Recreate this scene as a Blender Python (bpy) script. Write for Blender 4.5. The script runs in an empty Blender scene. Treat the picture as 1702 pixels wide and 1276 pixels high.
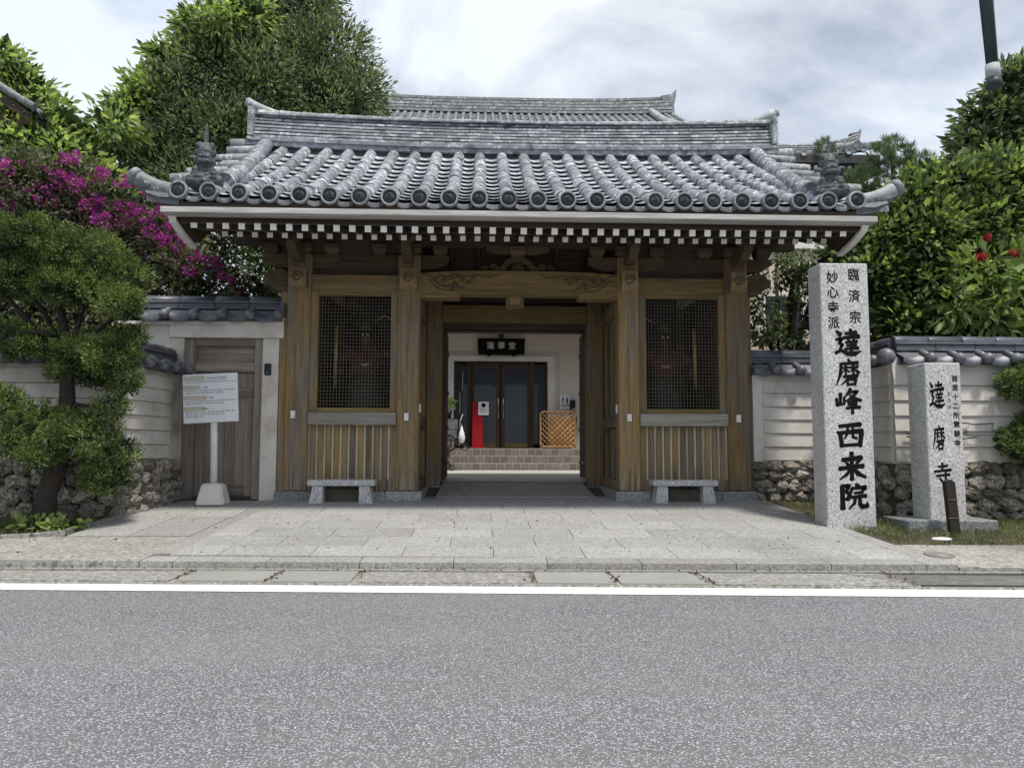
import bpy, bmesh, math, random
import numpy as np
from mathutils import Vector, Matrix, Euler, noise as mnoise

R = math.radians
rnd = random.Random(7)
nrs = np.random.RandomState(11)
SC = bpy.context.scene
COL = SC.collection

# ------------------------------------------------------------------ camera
cam_d = bpy.data.cameras.new('camera')
cam_d.sensor_width = 36.0
cam_d.lens = 36.0 * 1279 / 1702
cam_d.clip_start = 0.05
cam_d.clip_end = 600
cam = bpy.data.objects.new('camera', cam_d)
COL.objects.link(cam)
_y, _p, _r = R(2.2), R(4.78), R(.14)
_f = Vector((math.sin(_y) * math.cos(_p), math.cos(_y) * math.cos(_p), math.sin(_p)))
_rt = Vector((math.cos(_y), -math.sin(_y), 0))
_up = _rt.cross(_f)
_r2 = _rt * math.cos(_r) + _up * math.sin(_r)
_u2 = -_rt * math.sin(_r) + _up * math.cos(_r)
mw = Matrix((_r2, _u2, -_f)).transposed().to_4x4()
mw.translation = (-.553, -12.0, .797)
cam.matrix_world = mw
SC.camera = cam

# ------------------------------------------------------------------ light
SUN_EL, SUN_AZ = R(67), R(150)          # azimuth clockwise from +Y : sun in front (camera side), to the right
sd = Vector((math.sin(SUN_AZ) * math.cos(SUN_EL), math.cos(SUN_AZ) * math.cos(SUN_EL), math.sin(SUN_EL)))
sun_d = bpy.data.lights.new('sun', 'SUN')
sun_d.energy = 4.2
sun_d.angle = R(7)
sun_d.color = (1.0, .95, .87)
sun = bpy.data.objects.new('sun', sun_d)
COL.objects.link(sun)
sun.rotation_euler = (-sd).to_track_quat('-Z', 'Y').to_euler()

W = bpy.data.worlds.new('World')
SC.world = W
W.use_nodes = True
nt = W.node_tree
nt.nodes.clear()
def wn(t, **k):
    n = nt.nodes.new(t)
    for a, b in k.items(): setattr(n, a, b)
    return n
wo = wn('ShaderNodeOutputWorld'); bg = wn('ShaderNodeBackground'); bg.inputs[1].default_value = .1
sky = wn('ShaderNodeTexSky'); sky.sky_type = 'NISHITA'; sky.sun_disc = False
sky.sun_elevation = SUN_EL; sky.sun_rotation = SUN_AZ; sky.air_density = 1.0; sky.dust_density = 1.5
tc = wn('ShaderNodeTexCoord'); mp = wn('ShaderNodeMapping'); mp.inputs['Scale'].default_value = (1.0, 1.0, 2.0)
mp.inputs['Location'].default_value = (.35, .2, .1)
n1 = wn('ShaderNodeTexNoise'); n1.inputs['Scale'].default_value = 2.2; n1.inputs['Detail'].default_value = 8; n1.inputs['Roughness'].default_value = .55
n1.inputs['Distortion'].default_value = .35
cr = wn('ShaderNodeValToRGB'); cr.color_ramp.elements[0].position = .40; cr.color_ramp.elements[0].color = (.42, .42, .42, 1)
cr.color_ramp.elements[1].position = .56; cr.color_ramp.elements[1].color = (1, 1, 1, 1)
mx = wn('ShaderNodeMix', data_type='RGBA')
n2 = wn('ShaderNodeTexNoise'); n2.inputs['Scale'].default_value = 1.3; n2.inputs['Detail'].default_value = 4
cr2 = wn('ShaderNodeValToRGB'); cr2.color_ramp.elements[0].position = .3; cr2.color_ramp.elements[1].position = .7
cr2.color_ramp.elements[0].color = (8.2, 9.5, 11.4, 1); cr2.color_ramp.elements[1].color = (10.0, 10.3, 10.8, 1)
L = nt.links.new
L(tc.outputs['Generated'], mp.inputs['Vector']); L(mp.outputs[0], n1.inputs['Vector']); L(mp.outputs[0], n2.inputs['Vector'])
L(n1.outputs['Fac'], cr.inputs[0]); L(n2.outputs['Fac'], cr2.inputs[0])
L(cr.outputs[0], mx.inputs['Factor']); L(sky.outputs[0], mx.inputs[6]); L(cr2.outputs[0], mx.inputs[7])
L(mx.outputs[2], bg.inputs[0]); L(bg.outputs[0], wo.inputs[0])

SC.view_settings.view_transform = 'Standard'
SC.view_settings.look = 'None'
SC.view_settings.gamma = 1
SC.view_settings.exposure = 0.0
SC.view_settings.use_curve_mapping = False

# ------------------------------------------------------------------ materials
class N:
    def __init__(s, name):
        s.m = bpy.data.materials.new(name); s.m.use_nodes = True
        s.t = s.m.node_tree; s.b = s.t.nodes['Principled BSDF']; s.o = s.t.nodes['Material Output']
        s.b.inputs['Specular IOR Level'].default_value = .3
        s._pos = None
    def n(s, t, **k):
        q = s.t.nodes.new(t)
        for a, b in k.items(): setattr(q, a, b)
        return q
    def l(s, a, b): s.t.links.new(a, b)
    def pos(s):
        if not s._pos: s._pos = s.n('ShaderNodeNewGeometry').outputs['Position']
        return s._pos
    def mapped(s, sc=(1, 1, 1), rand=False, rot=None):
        v = s.pos()
        if rand:
            oi = s.n('ShaderNodeObjectInfo'); ad = s.n('ShaderNodeVectorMath', operation='MULTIPLY_ADD')
            s.l(oi.outputs['Random'], ad.inputs[0]); ad.inputs[1].default_value = (37, 53, 71); s.l(v, ad.inputs[2]); v = ad.outputs[0]
        m = s.n('ShaderNodeMapping'); m.inputs['Scale'].default_value = sc
        if rot: m.inputs['Rotation'].default_value = rot
        s.l(v, m.inputs['Vector']); return m.outputs[0]
    def noise(s, scale=5, detail=4, rough=.6, sc=(1, 1, 1), rand=False, dist=0):
        q = s.n('ShaderNodeTexNoise'); q.inputs['Scale'].default_value = scale; q.inputs['Detail'].default_value = detail
        q.inputs['Roughness'].default_value = rough; q.inputs['Distortion'].default_value = dist
        s.l(s.mapped(sc, rand), q.inputs['Vector']); return q.outputs['Fac']
    def voro(s, scale=5, sc=(1, 1, 1), feature='F1', out='Distance', rand=False):
        q = s.n('ShaderNodeTexVoronoi'); q.feature = feature; q.inputs['Scale'].default_value = scale
        s.l(s.mapped(sc, rand), q.inputs['Vector']); return q.outputs[out]
    def ramp(s, f, stops):
        q = s.n('ShaderNodeValToRGB'); e = q.color_ramp.elements
        while len(e) < len(stops): e.new(.5)
        for i, (p, c) in enumerate(stops):
            e[i].position = p
            e[i].color = (c, c, c, 1) if not hasattr(c, '__len__') else (*c, 1)
        s.l(f, q.inputs[0]); return q.outputs[0]
    def mix(s, f, a, b, mode='MIX'):
        q = s.n('ShaderNodeMix', data_type='RGBA', blend_type=mode)
        for v, i in ((f, 0), (a, 6), (b, 7)):
            if isinstance(v, (int, float)): q.inputs[i].default_value = v
            elif isinstance(v, tuple): q.inputs[i].default_value = (*v, 1)
            else: s.l(v, q.inputs[i])
        return q.outputs[2]
    def math(s, op, a, b=0):
        q = s.n('ShaderNodeMath', operation=op)
        for v, i in ((a, 0), (b, 1)):
            if isinstance(v, (int, float)): q.inputs[i].default_value = v
            else: s.l(v, q.inputs[i])
        return q.outputs[0]
    def bump(s, h, st=.3, d=.02):
        q = s.n('ShaderNodeBump'); q.inputs['Strength'].default_value = st; q.inputs['Distance'].default_value = d
        s.l(h, q.inputs['Height']); s.l(q.outputs[0], s.b.inputs['Normal'])
    def objvar(s, c, lo=.8, hi=1.2):
        oi = s.n('ShaderNodeObjectInfo')
        v = s.n('ShaderNodeMapRange'); v.inputs[3].default_value = lo; v.inputs[4].default_value = hi
        s.l(oi.outputs['Random'], v.inputs[0])
        cc = s.n('ShaderNodeCombineColor'); [s.l(v.outputs[0], cc.inputs[i]) for i in range(3)]
        return s.mix(1.0, c, cc.outputs[0], 'MULTIPLY')
    def col(s, c, rough=.7, metal=0):
        if isinstance(c, tuple): s.b.inputs['Base Color'].default_value = (*c, 1)
        else: s.l(c, s.b.inputs['Base Color'])
        s.b.inputs['Roughness'].default_value = rough; s.b.inputs['Metallic'].default_value = metal
        return s.m

MT = {}
def plain(name, c, rough=.6, metal=0, var=.25):
    q = N(name)
    f = q.noise(9, 5); cc = q.mix(q.ramp(f, [(.35, 0.0), (.65, 1.0)]), tuple(x * (1 - var) for x in c), tuple(min(1, x * (1 + var * .6)) for x in c))
    q.bump(q.noise(60, 3), .12, .01)
    MT[name] = q.col(cc, rough, metal)

def wood(name, base, grey, greyamt=.5, axis='z', dark=(.03, .02, .012), var=(.75, 1.2), foot=0):
    q = N(name)
    sc = {'z': (26, 26, 1.3), 'x': (1.3, 26, 26), 'y': (26, 1.3, 26)}[axis]
    g = q.noise(1.0, 7, .65, sc, True, .6)
    c = q.mix(q.ramp(g, [(.3, 0.0), (.7, 1.0)]), tuple(x * .55 for x in base), tuple(x * 1.25 for x in base))
    w = q.noise(1.0, 5, .6, {'z': (5, 5, .8), 'x': (.8, 5, 5), 'y': (5, .8, 5)}[axis], True)
    wf = q.ramp(w, [(.58 - greyamt * .3, 0.0), (.78 - greyamt * .25, 1.0)])
    c = q.mix(wf, c, q.mix(q.ramp(g, [(.3, 0.0), (.7, 1.0)]), tuple(x * .6 for x in grey), tuple(x * 1.2 for x in grey)))
    fine = q.noise(1.0, 3, .7, tuple(x * 3 if x > 5 else x for x in sc), True)
    c = q.mix(q.ramp(fine, [(.3, .65), (.42, 0.0)]), c, dark)
    if foot:
        sx_ = q.n('ShaderNodeSeparateXYZ'); q.l(q.pos(), sx_.inputs[0])
        dn = q.noise(1.0, 6, .7, (14, 14, 3)); ff = q.math('ADD', q.math('MULTIPLY', sx_.outputs[2], 1.1), dn)
        c = q.mix(q.ramp(ff, [(.62, .75), (1.0, 0.0)]), c, q.mix(q.ramp(g, [(.4, 0.0), (.6, 1.0)]), (.05, .038, .028), (.33, .27, .19)))
    c = q.objvar(c, *var)
    q.bump(q.mix(.5, g, fine), .55, .012)
    MT[name] = q.col(c, .78)
wood('gate_wood', (.265, .178, .078), (.19, .168, .14), .5, foot=1)
wood('gate_wood_x', (.22, .155, .062), (.17, .14, .095), .2, 'x')
wood('gate_wood_y', (.23, .155, .068), (.15, .135, .11), .3, 'y')
wood('rail_wood', (.23, .2, .15), (.3, .28, .25), .85, 'x')
wood('panel_wood', (.28, .2, .09), (.18, .16, .135), .6, 'z', var=(.75, 1.25), foot=1)
wood('batten_wood', (.48, .4, .26), (.42, .38, .3), .5, 'z', var=(.9, 1.15))
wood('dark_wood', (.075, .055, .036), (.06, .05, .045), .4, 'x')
wood('dark_wood_z', (.09, .065, .04), (.06, .05, .045), .4, 'z')
wood('bracket_wood', (.12, .085, .045), (.08, .07, .055), .4, 'x')
wood('red_wood', (.12, .06, .05), (.08, .05, .045), .4, 'x')
wood('old_wood', (.26, .21, .17), (.33, .29, .255), .6, 'z', var=(.8, 1.15))
wood('old_wood_x', (.24, .195, .16), (.3, .27, .235), .6, 'x')
wood('door_wood', (.07, .045, .03), (.06, .045, .035), .3, 'z')
wood('screen_wood', (.5, .29, .13), (.42, .26, .13), .3, 'z')
wood('fascia_wood', (.42, .4, .385), (.5, .48, .465), .6, 'x', (.25, .23, .21))

def tile(name, dark, mid, light, amt=.5, gr=.0, scale=7):
    q = N(name)
    f = q.noise(scale, 7, .68, (1, 1, 1), True, .5)
    c = q.mix(q.ramp(f, [(.32, 0.0), (.5, 1.0)]), dark, mid)
    p = q.noise(scale * 1.6, 8, .72, (1, 1, 1), True, 1.0)
    c = q.mix(q.ramp(p, [(.63 - amt * .22, 0.0), (.70 - amt * .18, 1.0)]), c, light)
    if gr:
        g = q.noise(1.1, 3, .6, (1, 1, 1))
        c = q.mix(q.ramp(g, [(.6, 0.0), (.75, gr)]), c, (.12, .2, .16))
    c = q.objvar(c, .75, 1.25)
    q.bump(q.mix(.5, f, q.noise(80, 4, .7)), .4, .012)
    MT[name] = q.col(c, .62)
tile('roof_tile', (.05, .055, .068), (.19, .2, .222), (.58, .59, .61), .5, .4, 5)
tile('ridge_tile', (.04, .045, .055), (.22, .235, .26), (.48, .49, .51), .5, 0, 3)
tile('pan_tile', (.1, .11, .125), (.27, .28, .315), (.62, .63, .66), .5, .1)
tile('disc_rim', (.1, .11, .12), (.25, .265, .28), (.42, .43, .44), .3)
tile('drip_dark', (.025, .028, .032), (.08, .085, .095), (.2, .21, .22), .35)
tile('disc_face', (.012, .016, .018), (.035, .042, .044), (.09, .11, .1), .15, 0, 20)
tile('coping_tile', (.04, .043, .052), (.075, .08, .098), (.13, .135, .15), .2, 0, 5)
tile('knob_tile', (.07, .072, .08), (.13, .135, .15), (.24, .245, .26), .3, 0, 9)
tile('far_tile', (.05, .055, .06), (.16, .17, .18), (.36, .37, .38), .5, 0, 3)
tile('ornament_tile', (.02, .026, .028), (.065, .078, .082), (.17, .19, .19), .35, 0, 14)
tile('hip_tile', (.07, .08, .085), (.24, .26, .265), (.52, .54, .54), .45, 0, 5)
for k in ('coping_tile', 'knob_tile', 'pan_tile'):
    MT[k].node_tree.nodes['Principled BSDF'].inputs['Roughness'].default_value = .36
    MT[k].node_tree.nodes['Principled BSDF'].inputs['Specular IOR Level'].default_value = .5

def plaster(name, base, stain, amt=.5, cracks=True):
    q = N(name)
    f = q.noise(1.6, 7, .65)
    c = q.mix(q.ramp(f, [(.55 - amt * .1, 0.0), (.85 - amt * .15, 1.0)]), base, stain)
    v = q.noise(7, 8, .75, (1, 1, .45), False, 1.8)
    c = q.mix(q.ramp(v, [(.62, 0.0), (.72, amt * .8)]), c, tuple(x * .5 for x in stain))
    if cracks:
        k = q.voro(2.3, (1, 1, 1.3), 'DISTANCE_TO_EDGE')
        c = q.mix(q.ramp(k, [(.0, .5), (.012, 0.0)]), c, (.2, .18, .16))
    q.bump(q.noise(35, 6, .7), .3, .01)
    MT[name] = q.col(c, .85)
plaster('white_plaster', (.62, .59, .54), (.36, .32, .27), .7, False)
plaster('white_plank', (.56, .53, .485), (.34, .3, .26), .65, False)
plaster('stained_plaster', (.52, .49, .43), (.22, .19, .155), 1.1, False)
plaster('hall_plaster', (.58, .54, .48), (.53, .49, .44), .2, False)
plaster('cream_plaster', (.62, .55, .46), (.5, .44, .37), .4, False)
plaster('concrete_white', (.68, .66, .62), (.5, .47, .43), .5, False)

def granite(name, a, b, c3, scale=150, bump=.25, var=None, stain=None):
    q = N(name)
    v = q.voro(scale, out='Color')
    sx = q.n('ShaderNodeSeparateColor'); q.l(v, sx.inputs[0])
    f = q.mix(.35, sx.outputs[0], q.noise(scale * .8, 3, .8))
    c = q.ramp(f, [(.18, c3), (.36, a), (.62, a), (.8, b)])
    c = q.mix(q.ramp(q.noise(.7, 7, .7, (1, 1.4, 1), dist=1), [(.5, 0.0), (.72, .38)]), c, (a[0] * .72, a[1] * .68, a[2] * .61))
    l = q.noise(1.3, 6, .65, (1.6, 1.6, .6))
    c = q.mix(q.ramp(l, [(.4, 0.0), (.75, .5)]), c, stain or tuple(x * .7 for x in a))
    if var: c = q.objvar(c, *var)
    q.bump(q.noise(scale, 3, .8), bump, .004)
    MT[name] = q.col(c, .7)
granite('granite', (.46, .46, .45), (.7, .7, .69), (.14, .14, .145), 75)
granite('granite_side', (.40, .41, .42), (.58, .58, .58), (.14, .14, .15), 75)
granite('plinth_stone', (.24, .25, .25), (.38, .39, .38), (.1, .1, .1), 60, .4, (.75, 1.2))
granite('paving', (.325, .323, .312), (.45, .447, .435), (.17, .168, .162), 60, .25, (.88, 1.1), (.27, .26, .24))
granite('paving_edge', (.3, .29, .28), (.42, .41, .39), (.17, .165, .16), 60, .25, (.9, 1.1))
granite('sidewalk', (.3, .29, .262), (.44, .425, .39), (.14, .135, .12), 32, .5, None, (.22, .2, .17))
granite('gutter_rough', (.27, .265, .245), (.42, .41, .38), (.12, .12, .11), 38, .6, None, (.2, .19, .17))
granite('gutter_smooth', (.3, .3, .275), (.34, .335, .31), (.24, .235, .22), 90, .15, (.92, 1.08))
granite('courtyard', (.46, .44, .4), (.55, .52, .48), (.33, .32, .29), 50, .2)
# asphalt: pale aggregate chips in dark binder, worn and patched
q = N('asphalt')
v = q.voro(86, out='Color'); sx = q.n('ShaderNodeSeparateColor'); q.l(v, sx.inputs[0])
dd = q.voro(86, out='Distance')
chip = q.ramp(sx.outputs[0], [(.0, .05), (.25, .14), (.5, .3), (.8, .5), (1.0, .72)])
c = q.mix(q.ramp(dd, [(.3, 0.0), (.58, 1.0)]), chip, (.04, .041, .043))
fi = q.noise(170, 3, .8); c = q.mix(.25, c, q.ramp(fi, [(.3, .08), (.7, .42)]))
c = q.mix(1.0, c, (.97, .985, 1.02), 'MULTIPLY')
big = q.noise(.55, 6, .65, (1, 2.2, 1)); c = q.mix(q.ramp(big, [(.35, 0.0), (.7, .25)]), c, (.27, .27, .27))
# wheel tracks worn along the lane, oil drips, darker resurfacing seam
tr_ = q.noise(1.0, 4, .6, (.12, 1.15, 1), dist=.4); c = q.mix(q.ramp(tr_, [(.44, 0.0), (.60, .28)]), c, (.17, .17, .17))
st = q.noise(2.4, 6, .75); c = q.mix(q.ramp(st, [(.62, 0.0), (.72, .4)]), c, (.09, .09, .088))
st2 = q.noise(5.5, 3, .5); c = q.mix(q.ramp(st2, [(.74, 0.0), (.77, .55)]), c, (.05, .05, .05))
q.bump(q.math('SUBTRACT', 1.0, dd), .55, .008)
MT['asphalt'] = q.col(c, .8)
# road paint
q = N('road_paint'); f = q.noise(14, 7, .75)
MT['road_paint'] = q.col(q.mix(q.ramp(q.noise(45, 6, .8), [(.56, 0.0), (.66, .8)]), q.mix(q.ramp(f, [(.45, 0.0), (.7, .6)]), (.72, .71, .69), (.5, .49, .47)), (.2, .2, .195)), .7)
# rubble stones (coral limestone)
q = N('rubble_stone')
f = q.noise(5, 7, .7, rand=True); g2 = q.noise(22, 6, .7, rand=True, dist=1.5)
c = q.mix(q.ramp(f, [(.35, 0.0), (.65, 1.0)]), (.27, .235, .19), (.62, .57, .49))
c = q.mix(q.ramp(g2, [(.42, .85), (.55, 0.0)]), c, (.05, .045, .04))
c = q.mix(q.ramp(q.noise(2.2, 4, .6), [(.55, 0.0), (.7, .5)]), c, (.07, .075, .045))
c = q.objvar(c, .55, 1.35)
q.bump(q.mix(.5, g2, f), 1.0, .09)
MT['rubble_stone'] = q.col(c, .9)
plain('mortar', (.09, .08, .065), .9)
plain('soil', (.09, .08, .055), .95)
plain('white_paint', (.72, .71, .69), .6, 0, .12)
plain('cap_paint', (.84, .83, .81), .6, 0, .12)
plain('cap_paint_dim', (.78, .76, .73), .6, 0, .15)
plain('black_metal', (.02, .02, .022), .45)
plain('lamp_green', (.035, .055, .055), .5)
plain('pale_metal', (.42, .44, .45), .7, 0)
plain('wire_metal', (.15, .13, .105), .5, .2)
plain('bag_white', (.8, .8, .82), .5)
plain('red_paint', (.33, .006, .016), .45, 0, .15)
plain('bronze_handle', (.45, .4, .32), .3, .8)
plain('ink', (.008, .008, .009), .9)
MT['ink'].node_tree.nodes['Principled BSDF'].inputs['Specular IOR Level'].default_value = .1
plain('silver_ink', (.6, .58, .52), .5)
plain('notice_white', (.74, .76, .78), .5, 0, .04)
plain('print_grey', (.3, .32, .36), .6, 0, .05)
plain('print_blue', (.07, .1, .17), .6, 0, .05)
plain('print_beige', (.5, .48, .38), .6, 0, .06)
plain('print_pink', (.55, .46, .42), .6, 0, .06)
plain('grey_cloth', (.16, .165, .17), .9)
plain('dark_cloth', (.03, .03, .034), .9)
plain('tyre', (.025, .025, .027), .8)
plain('mat_grey', (.33, .295, .28), .9)
plain('statue_red', (.075, .025, .018), .7)
plain('statue_green', (.035, .045, .03), .7)
plain('statue_gold', (.33, .27, .1), .4, .3)
plain('plaque_gold', (.2, .13, .055), .5, .2)
plain('bark', (.07, .055, .045), .95)
plain('bark_dark', (.035, .028, .024), .95)
plain('bark_pale', (.28, .25, .22), .9)
plain('far_wall', (.06, .058, .058), .9)
plain('cover_plate', (.45, .45, .42), .6)
plain('manhole', (.26, .25, .235), .6, .3)
plain('grate_dark', (.06, .06, .058), .6, .3)
plain('step_joint', (.5, .47, .43), .8)
q = N('step_tile'); MT['step_tile'] = q.col(q.objvar(q.mix(q.noise(12, 4), (.16, .14, .13), (.24, .21, .19)), .8, 1.2), .6); q.bump(q.noise(50, 3), .2, .004)
q = N('door_glass')
f = q.noise(3.5, 3); c = q.mix(f, (.02, .028, .038), (.045, .055, .068)); q.b.inputs['Coat Weight'].default_value = .3
MT['door_glass'] = q.col(c, .3)
q = N('iron_strap'); MT['iron_strap'] = q.col((.02, .018, .017), .5)

def leaf(name, a, b, c3, trans=.35, rough=.5):
    q = N(name)
    ri = q.n('ShaderNodeNewGeometry').outputs['Random Per Island']
    c = q.ramp(ri, [(0.0, a), (.55, b), (.95, c3)])
    big = q.noise(2.2, 4, .55); c = q.mix(q.ramp(big, [(.38, 0.0), (.62, .75)]), c, tuple(x * .7 for x in a))
    q.l(c, q.b.inputs['Base Color']); q.b.inputs['Roughness'].default_value = rough; q.b.inputs['Specular IOR Level'].default_value = .35
    tr = q.n('ShaderNodeBsdfTranslucent'); q.l(q.mix(1.0, c, (1.5, 1.6, .8), 'MULTIPLY'), tr.inputs[0])
    ms = q.n('ShaderNodeMixShader'); ms.inputs[0].default_value = trans
    q.l(q.b.outputs[0], ms.inputs[1]); q.l(tr.outputs[0], ms.inputs[2]); q.l(ms.outputs[0], q.o.inputs['Surface'])
    MT[name] = q.m
leaf('leaf_dark', (.06, .085, .042), (.14, .185, .09), (.28, .33, .19))
leaf('leaf_deep', (0.022, 0.040, 0.019), (0.045, 0.072, 0.032), (0.080, 0.120, 0.056), .2)  # darkened inner leaves, shade inside the crowns put into their colour
leaf('leaf_light', (.17, .24, .08), (.3, .39, .14), (.48, .56, .26), .45)
leaf('leaf_grey', (.09, .115, .065), (.19, .23, .13), (.36, .4, .26))
leaf('leaf_bright', (.13, .19, .06), (.22, .3, .1), (.38, .46, .18))
leaf('leaf_mid', (.06, .09, .035), (.18, .25, .09), (.4, .48, .2))
leaf('leaf_juniper', (.04, .07, .018), (.15, .21, .05), (.38, .44, .15), .25, .65)
leaf('leaf_pine', (0.070, 0.114, 0.052), (0.123, 0.175, 0.088), (0.175, 0.245, 0.131), .2)
leaf('leaf_olive', (.07, .085, .045), (.16, .175, .1), (.33, .3, .22))
leaf('bract_magenta', (.26, .02, .24), (.42, .05, .38), (.62, .18, .58), .4)
leaf('bract_dusk', (0.154, 0.033, 0.099), (0.242, 0.066, 0.176), (0.363, 0.132, 0.264), .35)
leaf('flower_red', (.25, .01, .02), (.38, .015, .03), (.5, .04, .05), .3)

leaf('leaf_dry', (.05, .035, .018), (.11, .075, .035), (.2, .15, .07), .1, .8)
leaf('grass_blade', (.09, .11, .04), (.15, .18, .06), (.26, .25, .12), .3)
# ------------------------------------------------------------------ mesh helpers
class MB:
    def __init__(s): s.v = []; s.f = []; s.sm = []
    def add(s, vs, fs, smooth=False):
        o = len(s.v); s.v += [tuple(v) for v in vs]; s.f += [tuple(i + o for i in f) for f in fs]; s.sm += [smooth] * len(fs)
        return s
    def box(s, x0, x1, y0, y1, z0, z1, M=None):
        vs = [Vector((x, y, z)) for z in (z0, z1) for x, y in ((x0, y0), (x1, y0), (x1, y1), (x0, y1))]
        if M: vs = [M @ v for v in vs]
        return s.add(vs, [(3, 2, 1, 0), (4, 5, 6, 7), (0, 1, 5, 4), (1, 2, 6, 5), (2, 3, 7, 6), (3, 0, 4, 7)])
    def bbox(s, x0, x1, y0, y1, z0, z1, b=.01, M=None):          # box with chamfered vertical + top edges
        def ring(i, z): return [Vector(p) for p in ((x0 + i + (b if 0 else 0), y0 + i, z),)]
        bm = bmesh.new(); bmesh.ops.create_cube(bm, size=1)
        for v in bm.verts: v.co = Vector(((x0 + x1) / 2 + v.co.x * (x1 - x0), (y0 + y1) / 2 + v.co.y * (y1 - y0), (z0 + z1) / 2 + v.co.z * (z1 - z0)))
        bmesh.ops.bevel(bm, geom=bm.edges[:], offset=b, segments=1, affect='EDGES')
        bmesh.ops.recalc_face_normals(bm, faces=bm.faces)
        bm.verts.index_update(); vs = [v.co.copy() for v in bm.verts]
        if M: vs = [M @ v for v in vs]
        fs = [[v.index for v in f.verts] for f in bm.faces]; bm.free()
        return s.add(vs, fs)
    def prism(s, poly, axis, a, b, M=None):                       # poly in the plane perpendicular to axis
        n = len(poly)
        def p(u, v, w): return Vector({'x': (w, u, v), 'y': (u, w, v), 'z': (u, v, w)}[axis])
        vs = [p(u, v, a) for u, v in poly] + [p(u, v, b) for u, v in poly]
        if M: vs = [M @ v for v in vs]
        fs = [tuple(range(n))[::-1], tuple(range(n, 2 * n))] + [(i, (i + 1) % n, n + (i + 1) % n, n + i) for i in range(n)]
        return s.add(vs, fs)
    def tube(s, pts, r, n=8, caps=True, smooth=True, a0=0, a1=None, upv=None):
        pts = [Vector(p) for p in pts]; rs = r if hasattr(r, '__len__') else [r] * len(pts)
        full = a1 is None; A1 = 2 * math.pi if full else a1
        m = n if full else n + 1
        vs = []
        for i, p in enumerate(pts):
            t = (pts[min(i + 1, len(pts) - 1)] - pts[max(i - 1, 0)]).normalized()
            u = Vector(upv) if upv else (Vector((0, 0, 1)) if abs(t.z) < .9 else Vector((0, 1, 0)))
            sx_ = t.cross(u).normalized(); ux = sx_.cross(t).normalized()
            for k in range(m):
                a = a0 + (A1 - a0) * k / n
                vs.append(p + (sx_ * math.cos(a) + ux * math.sin(a)) * rs[i])
        fs = []
        for i in range(len(pts) - 1):
            for k in range(n if full else n):
                k2 = (k + 1) % m if full else k + 1
                fs.append((i * m + k, i * m + k2, (i + 1) * m + k2, (i + 1) * m + k))
        s.add(vs, fs, smooth)
        if caps:
            o = len(s.v) - len(vs)
            s.f.append(tuple(o + k for k in range(m))[::-1]); s.f.append(tuple(o + (len(pts) - 1) * m + k for k in range(m))); s.sm += [False, False]
        return s
    def lathe(s, prof, c, ax='z', n=20, smooth=True, M=None):      # prof: (r, h)
        vs = []
        for r_, h in prof:
            for k in range(n):
                a = 2 * math.pi * k / n; u, v = r_ * math.cos(a), r_ * math.sin(a)
                q_ = {'z': (u, v, h), 'y': (u, h, v), 'x': (h, u, v)}[ax]
                vs.append(Vector(c) + Vector(q_))
        if M: vs = [M @ v for v in vs]
        fs = [(i * n + k, i * n + (k + 1) % n, (i + 1) * n + (k + 1) % n, (i + 1) * n + k) for i in range(len(prof) - 1) for k in range(n)]
        s.add(vs, fs, smooth); o = len(s.v) - len(vs)
        s.f.append(tuple(o + k for k in range(n))[::-1]); s.f.append(tuple(o + (len(prof) - 1) * n + k for k in range(n))); s.sm += [False, False]
        return s
    def mesh(s, name, m):
        me = bpy.data.meshes.new(name); me.from_pydata(s.v, [], s.f)
        me.polygons.foreach_set('use_smooth', s.sm)
        bm = bmesh.new(); bm.from_mesh(me); bmesh.ops.recalc_face_normals(bm, faces=bm.faces); bm.to_mesh(me); bm.free()
        if m: me.materials.append(MT[m])
        return me
    def build(s, name, m, parent=None, kind=None):
        return inst(name, s.mesh(name, m), parent, kind=kind)

def inst(name, me, parent=None, loc=None, M=None, kind=None):
    o = bpy.data.objects.new(name, me); COL.objects.link(o)
    if parent is not None: o.parent = parent
    if M is not None: o.matrix_local = M
    elif loc is not None: o.location = loc
    if kind: o['kind'] = kind
    return o
def tag(o, label=None, cat=None, group=None, kind=None):
    if label: o['label'] = label
    if cat: o['category'] = cat
    if group: o['group'] = group
    if kind: o['kind'] = kind
    return o
def thing(name, label, cat, loc=(0, 0, 0), rz=0, group=None):
    o = bpy.data.objects.new(name, None); COL.objects.link(o); o.location = loc; o.rotation_euler = (0, 0, rz)
    o.empty_display_size = .2
    return tag(o, label, cat, group)
def struct(name, mb, m): return tag(mb.build(name, m), kind='structure')
def copy_tree(o, parent=None):
    c = o.copy(); COL.objects.link(c)
    if parent is not None: c.parent = parent
    for ch in list(o.children): copy_tree(ch, c)
    return c
def box(name, m, parent, *b, bevel=0, M=None):
    mb = MB()
    if bevel: mb.bbox(*b, b=bevel, M=M)
    else: mb.box(*b, M=M)
    return mb.build(name, m, parent)

S = .078
def gz(y): return max(min(S * y, 0), -.36)

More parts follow.
